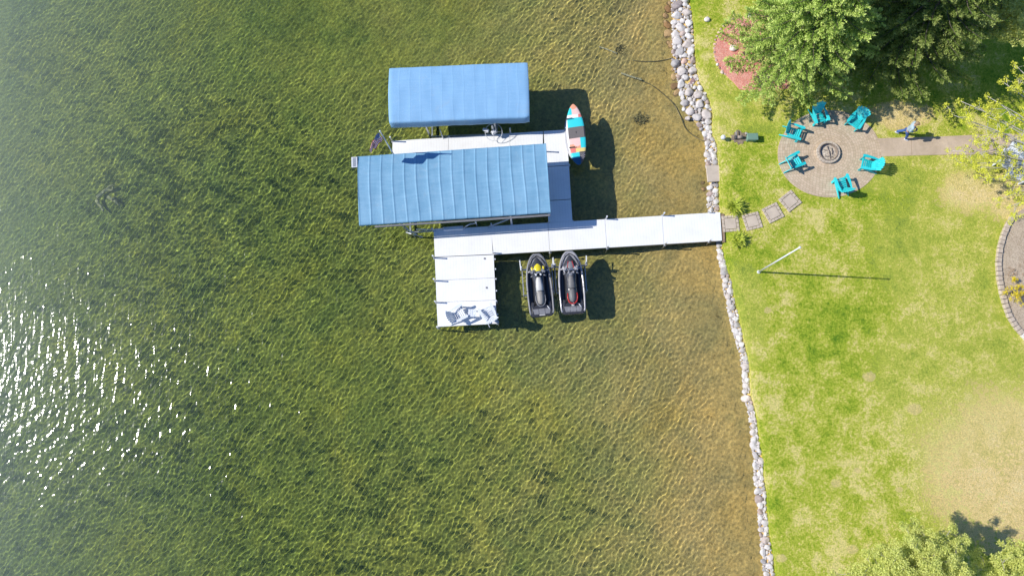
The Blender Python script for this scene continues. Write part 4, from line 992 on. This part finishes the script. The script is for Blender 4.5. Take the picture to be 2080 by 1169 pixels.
for y in (-.88, .76):
    a_ = MB().tube([(-.08, y, -.5), (-.06, y, .52)], .025, 8).build('upright', M['dark_metal'], rk, smooth=True)
    MB().tube([(-.06, y, .22), (.85, y, .20), (.92, y, .34)], .02, 8).build('arm', M['dark_metal'], rk, smooth=True)
    MB().tube([(-.06, y, -.06), (.7, y, -.07), (.78, y, .06)], .02, 8).build('arm', M['dark_metal'], rk, smooth=True)
    MB().tube([(-.10, y, .50), (.22, y, .535)], .022, 8).build('strap', M['dark_metal'], rk, smooth=True)

# ------------------------------------------------------------------ hoses, pipes, weed
def bedz(x, y):
    d = max(0, float(xl(y))-x); return -float(np.interp(d, [0, .5, 1.5, 4, 8, 14, 22, 34], [0, .12, .30, .58, .84, .95, 1.0, 1.05]))
def hose(name, pts, r, mat, label, cat, off=.05, dup_=0):
    P_ = []
    for k_ in range(len(pts)-1):
        for i in range(6):
            t_ = i/6; a = Vector(pts[max(k_-1, 0)]); b_ = Vector(pts[k_]); c_ = Vector(pts[k_+1]); d_ = Vector(pts[min(k_+2, len(pts)-1)])
            s_ = .5*((2*b_)+(c_-a)*t_+(2*a-5*b_+4*c_-d_)*t_**2+(3*b_-a-3*c_+d_)*t_**3); P_.append(s_)
    P_.append(Vector(pts[-1])); out = []
    for s_ in P_:
        w_ = at(s_.x, s_.y, -.3); z = bedz(w_.x, w_.y); w_ = at(s_.x, s_.y, z*.75+.02); u = (w_.x-float(xl(w_.y))); out.append((w_.x, w_.y, z+off+max(0, u)*.45+r))
    b = MB().tube(out, r, 8); o = b.build(name, mat, smooth=True); receiver(o); return tag(o, label, cat)
hose('hose', [(1302, 165), (1322, 173), (1345, 190), (1368, 212), (1383, 240), (1393, 262), (1410, 277), (1430, 287), (1447, 285)], .026, M['hose'], 'dark intake hose curving from the pale pipe up to the stone bank', 'hose')
hose('hose', [(1286, 124), (1312, 126), (1340, 124), (1366, 118)], .022, M['hose'], 'short dark hose running straight out from the wide stone bank', 'hose')
hose('pipe', [(1261, 151.5), (1282, 158.5), (1303, 165)], .055, M['pipe'], 'bleached pipe end joined to the curving dark hose', 'pipe', .18)
hose('pipe', [(1216, 97), (1235, 103), (1253, 111)], .04, M['pipe'], 'thin buff pipe lying on the bed next to a tuft of weed', 'pipe', .10)
def tuft(name, px, py, rx, ry, n, lab, cat, mat, z0=None, h=.2):
    c = at(px, py, -.6); zb = bedz(c.x, c.y) if z0 is None else z0; b = MB()
    for _ in range(n):
        a = random.uniform(0, 6.28); rr = math.sqrt(random.random()); x = c.x+rx*rr*math.cos(a); y = c.y+ry*rr*math.sin(a); d = Vector((random.gauss(0, 1), random.gauss(0, 1), random.uniform(.4, 1.4))).normalized()*h*random.uniform(.5, 1.3)
        s_ = Vector((-d.y, d.x, 0)).normalized()*.03; p = Vector((x, y, zb)); b.add([p-s_, p+s_, p+d+s_*.4, p+d-s_*.4], [(0, 1, 2, 3)])
    o = b.build(name, mat); receiver(o); return tag(o, lab, cat)
tuft('weed_tuft', 1262, 108, .35, .3, 160, 'dark tuft of pond weed at the end of the thin buff pipe', 'pond weed', M['weedy'])
tuft('weed_tuft', 1300, 247, .4, .3, 120, 'dark tuft of pond weed between the paddle board shadow and the hose', 'pond weed', M['weedy'])
b = MB()
for pts in ([(205, 405), (212, 396), (222, 388), (232, 381), (240, 377)], [(222, 388), (232, 388), (238, 383)], [(203, 408), (205, 416), (213, 424), (217, 432)], [(225, 402), (234, 408), (243, 413), (249, 420)], [(234, 408), (240, 405)]):
    b.tube([at(x+random.uniform(-1, 1), y, -.8) + Vector((0, 0, random.uniform(-.05, .2))) for x, y in pts], [.10, .09, .08, .06, .04][:len(pts)], 6)
o = b.build('sunken_branch', simple('slimy_branch', (.42, .42, .22), .9, .4, 6, obj=False), smooth=True); receiver(o); tag(o, 'pale forked branch sunk in the weedy water far left of the dock', 'branch')

# ------------------------------------------------------------------ pole, utility box, lamp
q = at(1541, 552, LZ); pl = thing('pole', 'bare white pole standing on the lawn below the stepping pads', 'pole', (q.x, q.y, LZ-.05))
MB().tube([(0, 0, 0), (0, 0, 3.0), (0, 0, 5.75)], [.046, .040, .028], 10).build('shaft', M['white_metal'], pl, smooth=True)
MB().ball((0, 0, 5.78), .06).build('finial', M['white_metal'], pl, smooth=True)
MB().tube([(0, 0, 0), (0, 0, .12)], [.11, .08], 10).build('base', M['white_metal'], pl)
q = at(1528.5, 278, LZ+.3); ub = thing('utility_box', 'green plastic utility box on the grass beside the stone bank', 'utility box', (q.x, q.y, LZ))
MB().box((0, 0, .16), (.52, .32, .34), None, .03).build('body', M['green_box'], ub); MB().box((0, 0, .352), (.58, .38, .05), None, .02).build('lid', M['green_box'], ub)
q = at(1502, 279, LZ+.1); vb = thing('pump', 'small rusty irrigation pump on the bare patch beside the green box', 'pump', (q.x, q.y, LZ+.02))
MB().tube([(-.12, 0, .12), (.16, 0, .12)], .09, 10).build('motor', M['firewood'], vb, smooth=True); MB().box((-.2, 0, .1), (.14, .2, .18), None, .03).build('housing', M['dark_metal'], vb)
MB().tube([(-.2, .05, .2), (-.2, .3, .2), (-.1, .4, .1)], .025, 6).build('pipe', M['light_grey'], vb, smooth=True); MB().tube([(.16, 0, .1), (.42, .02, .05)], .025, 6).build('pipe', M['dark_metal'], vb, smooth=True)
sheet('bare_patch', [(1502+(x_-1502)*k_, 279+(y_-279)*k_) for (x_, y_), k_ in zip(ell(1502, 279, 17, 14, 22), [.9, 1.1, .8, 1.0, .7, .95, 1.15, .85, 1.0, .75, 1.1, .9, 1.2, .8, 1.0, .7, 1.1, .9, 1.05, .75, 1.0, .85])], LZ+.022, M['soil'])
put_rock('rock', at(1516, 271, LZ+.06), .10, 'round pale stone beside the green utility box', 'rock_white')
q = at(1466, 283, LZ); lm = thing('garden_lamp', 'small white garden lamp at the grass edge near the hose', 'lamp', (q.x, q.y, LZ))
MB().tube([(0, 0, 0), (0, 0, .28)], .03, 8).build('stem', M['white_metal'], lm, smooth=True); MB().tube([(0, 0, .26), (0, 0, .36), (0, 0, .42)], [.13, .12, .04], 12).build('shade', M['white_metal'], lm, smooth=True, auto=40)

# ------------------------------------------------------------------ plants
def blades(name, c, n, h, spread, mat, parent, wd=.03, seed=0, droop=.6):
    g_ = random.Random(seed); V, Q = [], []
    for _ in range(n):
        a = g_.uniform(0, 6.28); e = g_.uniform(.25, 1.0); L = h*g_.uniform(.6, 1.15); base = Vector((g_.gauss(0, .08), g_.gauss(0, .08), 0)); d = Vector((math.cos(a), math.sin(a), 0)); s_ = Vector((-d.y, d.x, 0)); k0 = len(V)
        for i in range(5):
            t_ = i/4; p = base+d*spread*e*t_**1.2+Vector((0, 0, L*(1.5*t_-droop*1.5*t_*t_*e))); ww = wd*(1-.85*t_**1.5); V += [tuple(p-s_*ww), tuple(p+s_*ww)]
        for i in range(4): Q.append((k0+2*i, k0+2*i+1, k0+2*i+3, k0+2*i+2))
    return npmesh(name, np.array(V), np.array(Q), mat, True, parent)
for px, py, s_, lb, sd_ in ((1490, 421, 1.0, 'larger leafy daylily clump above the stepping pads by the pier', 1), (1498, 487, .85, 'leafy daylily clump below the stepping pads by the pier', 2)):
    q = at(px, py, LZ+.1); pt = thing('daylily', lb, 'plant', (q.x, q.y, LZ)); blades('leaves', None, 210, .46*s_, .60*s_, M['fern'], pt, .042, sd_)
q = at(2062, 593, LZ+.3); pt = thing('yellow_shrub', 'bright yellow flowering shrub inside the garden edging', 'shrub', (q.x, q.y, LZ+.04))
def leafcloud(centres, n_per, size, spread, seed, flat=.7, jitter=.5):
    """many small leaf quads scattered in clumps; centres: list of (x,y,z,r)"""
    g_ = np.random.RandomState(seed); C = []
    for (x, y, z, r) in centres:
        n = max(6, int(n_per*r*r*4)); d = g_.normal(size=(n, 3)); d /= np.linalg.norm(d, axis=1)[:, None]; rad = r*(g_.rand(n)**.5)[:, None]; C.append(np.array([x, y, z])+d*rad*np.array([1, 1, flat]))
    C = np.concatenate(C); n = len(C); nrm = g_.normal(size=(n, 3)); nrm[:, 2] = np.abs(nrm[:, 2])+.6; nrm /= np.linalg.norm(nrm, axis=1)[:, None]
    t1 = np.cross(nrm, g_.normal(size=(n, 3))); t1 /= np.linalg.norm(t1, axis=1)[:, None]; t2 = np.cross(nrm, t1); s_ = size*g_.uniform(.6, 1.35, (n, 1))
    V = np.stack([C-t1*s_, C-t2*s_*.62, C+t1*s_, C+t2*s_*.62], 1).reshape(-1, 3); return V, np.arange(4*n).reshape(n, 4)
V, Q = leafcloud([(random.gauss(0, .26), random.gauss(0, .3), .25+random.random()*.25, .14) for _ in range(26)], 500, .030, 0, 4)
npmesh('flowers', V, Q, M['yellow_bush'], False, pt)
b = MB()
for i in range(9): a = i*.7; b.tube([(0, 0, 0), (.12*math.cos(a), .12*math.sin(a), .2), (.25*math.cos(a), .28*math.sin(a), .4)], [.012, .01, .006], 5)
b.build('stems', M['bark'], pt)
q = at(2072, 548, LZ+.1); pt = thing('dry_shrub', 'low dry reddish twiggy plant in the garden bed above the yellow shrub', 'shrub', (q.x, q.y, LZ+.04))
V, Q = leafcloud([(random.gauss(0, .28), random.gauss(0, .16), .08+random.random()*.1, .1) for _ in range(14)], 260, .022, 0, 5)
npmesh('leaves', V, Q, leafmat('dry_leaves', (.20, .10, .05), (.34, .20, .10)), False, pt)

# ------------------------------------------------------------------ conifers
def spruce(label, px, py, Hh, Rr, seed, dens=1.0, z0=LZ, mt='spruce'):
    g_ = random.Random(seed); q = at(px, py, z0); r = thing('spruce_tree', label, 'tree', (q.x, q.y, z0-.05), group=None)
    MB().tube([(0, 0, 0), (.03, .02, Hh*.4), (0, 0, Hh)], [.24, .15, .02], 10).build('trunk', M['bark'], r, smooth=True)
    limbs = MB(); V, lv = [], 0; A, B, NM = [], [], []
    h = 1.7
    while h < Hh-.25:
        k = 1-h/Hh; RL = Rr*(k**.75)*1.02+.12; nb = max(4, int(6.5+3*k)); a0 = g_.uniform(0, 6.28)
        for i in range(nb):
            a = a0+2*math.pi*i/nb+g_.gauss(0, .16); L = RL*g_.uniform(.72, 1.12); hz = h+g_.uniform(-.14, .14); d = Vector((math.cos(a), math.sin(a), 0)); s_ = Vector((-d.y, d.x, 0))
            sag = g_.uniform(.10, .20)*L; pts = [Vector((0, 0, hz))+d*L*t_+Vector((0, 0, -sag*math.sin(t_*2.4)+.10*L*t_**3)) for t_ in (0, .25, .5, .75, 1)]
            limbs.tube(pts, [.035*k+.015, .028*k+.012, .02*k+.01, .012, .005], 5)
            nt = int(L/.125)
            for j in range(nt):
                t_ = .16+.84*(j+g_.random()*.6)/nt; f_ = t_*4; i0 = min(3, int(f_)); p = pts[i0].lerp(pts[i0+1], f_-i0)
                tl = (.62*(1-t_)**.6+.20)*min(1, .45+L*.25)*g_.uniform(.7, 1.15)
                for sg in (-1, 1):
                    td = (d*g_.uniform(.45, .85)+s_*sg*g_.uniform(.6, 1.0)+Vector((0, 0, g_.uniform(-.28, .12)))).normalized(); A.append(p); B.append(p+td*tl); NM.append(t_)
        h += g_.uniform(.27, .40)*(1.0 if h > 1.5 else .8)
    limbs.build('limbs', M['bark'], r)
    A = np.array([tuple(v) for v in A]); B = np.array([tuple(v) for v in B]); gr = np.random.RandomState(seed)
    # every twig carries short needle sprays, swept forward and lifted
    Cs, T1, T2 = [], [], []
    D = B-A; Ln = np.linalg.norm(D, axis=1); Dn = D/Ln[:, None]
    NMa = np.array(NM); TP = []
    for rep in range(int(24*dens)):
        f_ = gr.rand(len(A))**.8; Cn = A+D*f_[:, None]; sd_ = gr.normal(size=(len(A), 3)); sd_ -= Dn*np.sum(sd_*Dn, 1)[:, None]; sd_ /= np.linalg.norm(sd_, axis=1)[:, None]
        sd_[:, 2] = sd_[:, 2]*.6+.25
        ax = Dn*gr.uniform(.5, 1.1, (len(A), 1))+sd_*.8; ax /= np.linalg.norm(ax, axis=1)[:, None]; L_ = gr.uniform(.07, .13, (len(A), 1))
        pr = np.cross(ax, gr.normal(size=(len(A), 3))); pr /= np.linalg.norm(pr, axis=1)[:, None]
        Cs.append(Cn); T1.append(ax*L_); T2.append(pr*gr.uniform(.012, .022, (len(A), 1))); TP.append(np.clip(f_*.65+NMa*.45-.15+gr.normal(0, .08, len(A)), 0, 1))
    C = np.concatenate(Cs); T1 = np.concatenate(T1); T2 = np.concatenate(T2); n = len(C)
    V = np.stack([C-T2*.6, C+T1*.5-T2*1.2, C+T1, C+T1*.5+T2*1.2], 1).reshape(-1, 3)
    cr = npmesh('crown', V, np.arange(4*n).reshape(n, 4), M[mt], False, r)
    at_ = cr.data.attributes.new('tip', 'FLOAT', 'POINT'); at_.data.foreach_set('value', np.repeat(np.concatenate(TP), 4).astype(np.float32))
    return r
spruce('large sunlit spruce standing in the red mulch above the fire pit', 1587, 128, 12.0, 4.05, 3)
spruce('shaded spruce behind the sunlit one, branches reaching over the person', 1790, 104, 13.0, 4.3, 9, .8, mt='spruce_shaded')

# ------------------------------------------------------------------ broadleaf trees
def broadleaf(label, base_px, tips, trunk_r, leaf, bark, seed, clump=.22, nper=330, lsize=.045, extra=(), sub=5, z0=LZ, name='maple_tree'):
    """a trunk, limbs that fork towards their tips, and leaf clumps on the twigs; tips: list of (px, py, height)"""
    g_ = random.Random(seed); q = at(*base_px, z0); r = thing(name, label, 'tree', (q.x, q.y, z0-.05)); O = Vector((q.x, q.y, z0-.05))
    T = [at(a, b_, h)-O for a, b_, h in tips]+[Vector(e) for e in extra]
    hm = max(v.z for v in T); fork = Vector((0, 0, hm*.42)); tr = MB(); tr.tube([(0, 0, 0), (.05, .03, hm*.2), fork, (0, 0, hm*.75)], [trunk_r, trunk_r*.85, trunk_r*.7, trunk_r*.35], 9); tr.build('trunk', bark, r, smooth=True)
    lb = MB(); cl = []
    for tip in T:
        st = Vector((0, 0, min(hm*.7, max(hm*.25, tip.z*.62)))); mid = st.lerp(tip, .5)+Vector((g_.gauss(0, .2), g_.gauss(0, .2), .35)); L = (tip-st).length
        pts = [st*(1-t_)**2+mid*2*t_*(1-t_)+tip*t_*t_ for t_ in [i/7 for i in range(8)]]; pts = [p+Vector((g_.gauss(0, .04), g_.gauss(0, .04), g_.gauss(0, .03)))*(0 if i in (0, 7) else 1) for i, p in enumerate(pts)]
        lb.tube(pts, [max(.008, .013*L*(1-.9*i/7)*.5+.007) for i in range(8)], 6)
        cl.append((*tip, clump))
        for k in range(sub+2):
            t_ = g_.uniform(.45, 1.0); f_ = t_*7; i0 = min(6, int(f_)); p = pts[i0].lerp(pts[i0+1], f_-i0); dr = (pts[min(7, i0+1)]-pts[i0]).normalized()
            sd_ = Vector((g_.gauss(0, 1), g_.gauss(0, 1), g_.gauss(0, .5))); d = (dr*.8+sd_.normalized()*.9).normalized(); ln = g_.uniform(.35, .95); e = p+d*ln
            lb.tube([p, p+d*ln*.5+Vector((0, 0, .04)), e], [.014, .010, .005], 5); cl.append((*e, clump*g_.uniform(.6, 1.1)))
            if g_.random() < .8: cl.append((*(p+d*ln*.55+Vector((g_.gauss(0, .12), g_.gauss(0, .12), .05))), clump*g_.uniform(.45, .8)))
            for _ in range(2):
                d2 = (d+Vector((g_.gauss(0, .7), g_.gauss(0, .7), g_.gauss(0, .4)))).normalized(); e2 = p+d*ln*.6+d2*g_.uniform(.25, .5); lb.tube([p+d*ln*.6, e2], [.008, .004], 4); cl.append((*e2, clump*g_.uniform(.45, .85)))
    lb.build('limbs', bark, r, smooth=True)
    V, Q = leafcloud(cl, nper, lsize, 0, seed, .7); npmesh('crown', V, Q, leaf, False, r); return r
tips = [(1932, 232, 4.6), (1950, 205, 4.8), (1925, 305, 3.2), (1960, 300, 3.4), (1985, 340, 3.2), (1945, 330, 3.0), (2010, 365, 3.2), (1975, 255, 4.4), (2000, 235, 4.6), (2005, 195, 5.0), (2035, 165, 5.2), (2030, 210, 5), (2060, 130, 5.4), (2070, 180, 5.4), 
        (2002, 300, 3.8), (2030, 405, 3.4), (2050, 420, 3.2), (2080, 410, 4), (2120, 200, 5.6), (2140, 280, 5.6), (1990, 280, 3.8)]
broadleaf('spring maple with sparse yellow leaves reaching over the path and white chairs', (2125, 380), tips, .16, M['spring_leaf'], M['pale_bark'], 12, clump=.19, nper=420, lsize=.032, sub=4, extra=[(2, 1, 6.5), (3, -1, 5.5), (1, 2.5, 6), (2.5, 2.5, 6.5), (.5, -2.5, 5), (3.5, 1.5, 5)])
tips = [(1730, 1162, 3.4), (1762, 1150, 3.6), (1790, 1125, 3.8), (1820, 1105, 4), (1850, 1090, 4.2), (1885, 1085, 4.2), (1915, 1095, 4.2), (1940, 1110, 4.2), (1800, 1150, 4.2), (1835, 1135, 4.6), (1870, 1120, 4.8), (1905, 1125, 4.8), (1945, 1140, 4.6), (1850, 1165, 5), (1900, 1160, 5.2),
        (1780, 1185, 3.8), (1820, 1190, 4.6), (1950, 1175, 5), (1735, 1200, 3.4), (1870, 1210, 5.6), (1760, 1230, 4), (1930, 1215, 5.4)]
broadleaf('bushy pale green tree at the lower edge of the lawn', (1830, 1170), tips, .17, M['pale_leaf'], M['pale_bark'], 22, clump=.30, nper=560, lsize=.034, sub=5)
tips = [(2000, 1148, 3.2), (2030, 1145, 3.4), (2060, 1125, 3.8), (2078, 1110, 4), (2085, 1140, 4.4), (2040, 1165, 4.2), (2010, 1170, 4), (2100, 1170, 5), (2060, 1190, 5), (2120, 1130, 4.6)]
broadleaf('smaller pale green tree in the lower right corner', (2040, 1155), tips, .13, M['pale_leaf'], M['pale_bark'], 27, clump=.27, nper=560, lsize=.034, sub=5)
tips = [(1975, 25, 5.2), (2000, 8, 5.5), (2030, 20, 5.6), (2055, 5, 5.8), (2075, 20, 5.8), (2060, 45, 5.4), (1990, -20, 6), (2040, -25, 6), (2090, -10, 6), (1955, -5, 5), (2100, 60, 5.4), (1950, 40, 4.6), (1985, 60, 4.8), (2020, 50, 5), (2045, 75, 5), (2080, 80, 5.2), (1930, 15, 4.8)]
broadleaf('pale green tree in the upper right corner beyond the spruces', (2010, 60), tips, .16, M['pale_leaf'], M['bark'], 33, clump=.34, nper=400, lsize=.038, sub=5)

# ------------------------------------------------------------------ person (front is +Y)
q = at(1827, 276, LZ); ps = thing('person', 'person in a pale blue hooded top and blue jeans walking beside the path', 'person', (q.x, q.y, LZ+.005), R(-22-90))
def skin(name, verts, edges, radii, mat, parent, root=0, sub=2):
    me = bpy.data.meshes.new(name); me.from_pydata(verts, edges, []); o = bpy.data.objects.new(name, me); col.objects.link(o); o.parent = parent
    md = o.modifiers.new('skin', 'SKIN'); md.use_smooth_shade = True
    for i, rr in enumerate(radii):
        rr = rr if isinstance(rr, tuple) else (rr, rr); me.skin_vertices[0].data[i].radius = rr; me.skin_vertices[0].data[i].use_root = (i == root)
    s_ = o.modifiers.new('sub', 'SUBSURF'); s_.levels = sub; s_.render_levels = sub; me.materials.append(mat); return o
LF, RF = (.10, .30), (-.11, -.27)                                        # left foot forward, right foot back
body_v = [(0, 0, .93), (0, .01, 1.08), (0, .02, 1.25), (0, .02, 1.40), (0, .03, 1.50), (0, .05, 1.58), (0, .06, 1.68), (0, .05, 1.75),
          (-.17, .02, 1.42), (-.24, 0, 1.18), (-.14, .22, 1.08), (-.07, .30, 1.10), (.17, .02, 1.42), (.24, 0, 1.18), (.14, .22, 1.08), (.07, .30, 1.10),
          (-.09, 0, .88), (-.10, -.03, .50), (RF[0], RF[1], .10), (.09, 0, .88), (.10, .20, .50), (LF[0], LF[1], .09)]
body_e = [(0, 1), (1, 2), (2, 3), (3, 4), (4, 5), (5, 6), (6, 7), (3, 8), (8, 9), (9, 10), (10, 11), (3, 12), (12, 13), (13, 14), (14, 15), (0, 16), (16, 17), (17, 18), (0, 19), (19, 20), (20, 21)]
body_r = [(.15, .11), (.14, .10), (.16, .11), (.13, .09), .055, .065, .088, .06, .055, .042, .033, .028, .055, .042, .033, .028, .085, .06, .042, .085, .06, .042]
body = skin('body', body_v, body_e, body_r, M['skin'], ps)
skin('hooded_top', [(0, 0, .90)]+body_v[1:4]+[(0, .02, 1.47)]+[(-.19, .02, 1.41), (-.25, 0, 1.18), (-.155, .20, 1.08)]+[(.19, .02, 1.41), (.25, 0, 1.18), (.155, .20, 1.08)]+[(0, -.08, 1.48)], [(0, 1), (1, 2), (2, 3), (3, 4), (3, 5), (5, 6), (6, 7), (3, 8), (8, 9), (9, 10), (3, 11)],
     [(.19, .14), (.18, .13), (.19, .14), (.16, .12), .085, .08, .066, .054, .08, .066, .054, .09], M['hoodie'], ps)
skin('jeans', [(0, 0, .95), (0, 0, .88), (-.10, 0, .83), (-.105, -.03, .50), (RF[0], RF[1], .13), (.10, 0, .83), (.105, .20, .50), (LF[0], LF[1], .12)], [(0, 1), (1, 2), (2, 3), (3, 4), (1, 5), (5, 6), (6, 7)], [(.165, .125), (.15, .12), .105, .078, .065, .105, .078, .065], M['jeans'], ps)
for (fx, fy), z in ((RF, .05), (LF, .04)):
    skin('shoe', [(fx, fy-.05, z+.01), (fx, fy+.08, z), (fx, fy+.19, z-.005)], [(0, 1), (1, 2)], [(.045, .05), (.05, .04), (.04, .028)], M['shoe'], ps)
MB().ball((0, .035, 1.705), .108, 14, 9, (.84, 1.0, 1.0)).build('hair', M['hair'], ps, smooth=True)
for s_ in (-1, 1):
    MB().ball((s_*.035, .148, 1.675), .012, 8, 6).build('eye', M['black_plastic'], body, smooth=True)
    MB().ball((s_*.092, .055, 1.67), .026, 8, 6, (.4, .7, 1)).build('ear', M['skin'], body, smooth=True)
    for k in range(4): MB().tube([(s_*(.075-.012*k*0), .30+.005*k, 1.115-.018*k), (s_*.045, .335, 1.112-.018*k), (s_*.02, .325, 1.11-.018*k)], [.010, .009, .007], 6).build('finger', M['skin'], body, smooth=True)
    MB().tube([(s_*.075, .28, 1.12), (s_*.05, .29, 1.15), (s_*.025, .31, 1.15)], [.012, .010, .008], 6).build('thumb', M['skin'], body, smooth=True)
MB().ball((0, .165, 1.65), .017, 8, 6, (.7, 1, 1.3)).build('nose', M['skin'], body, smooth=True); MB().ball((0, .152, 1.615), .018, 8, 6, (1.3, .4, .35)).build('mouth', M['red'], body, smooth=True)
cb = MB().box((0, .315, 1.13), (.16, .09, .035), None, .012).build('handheld_controller', M['grey_plastic']); cb.location = ps.location; cb.rotation_euler = ps.rotation_euler
tag(cb, 'small grey handheld controller held in both hands by the person', 'controller')
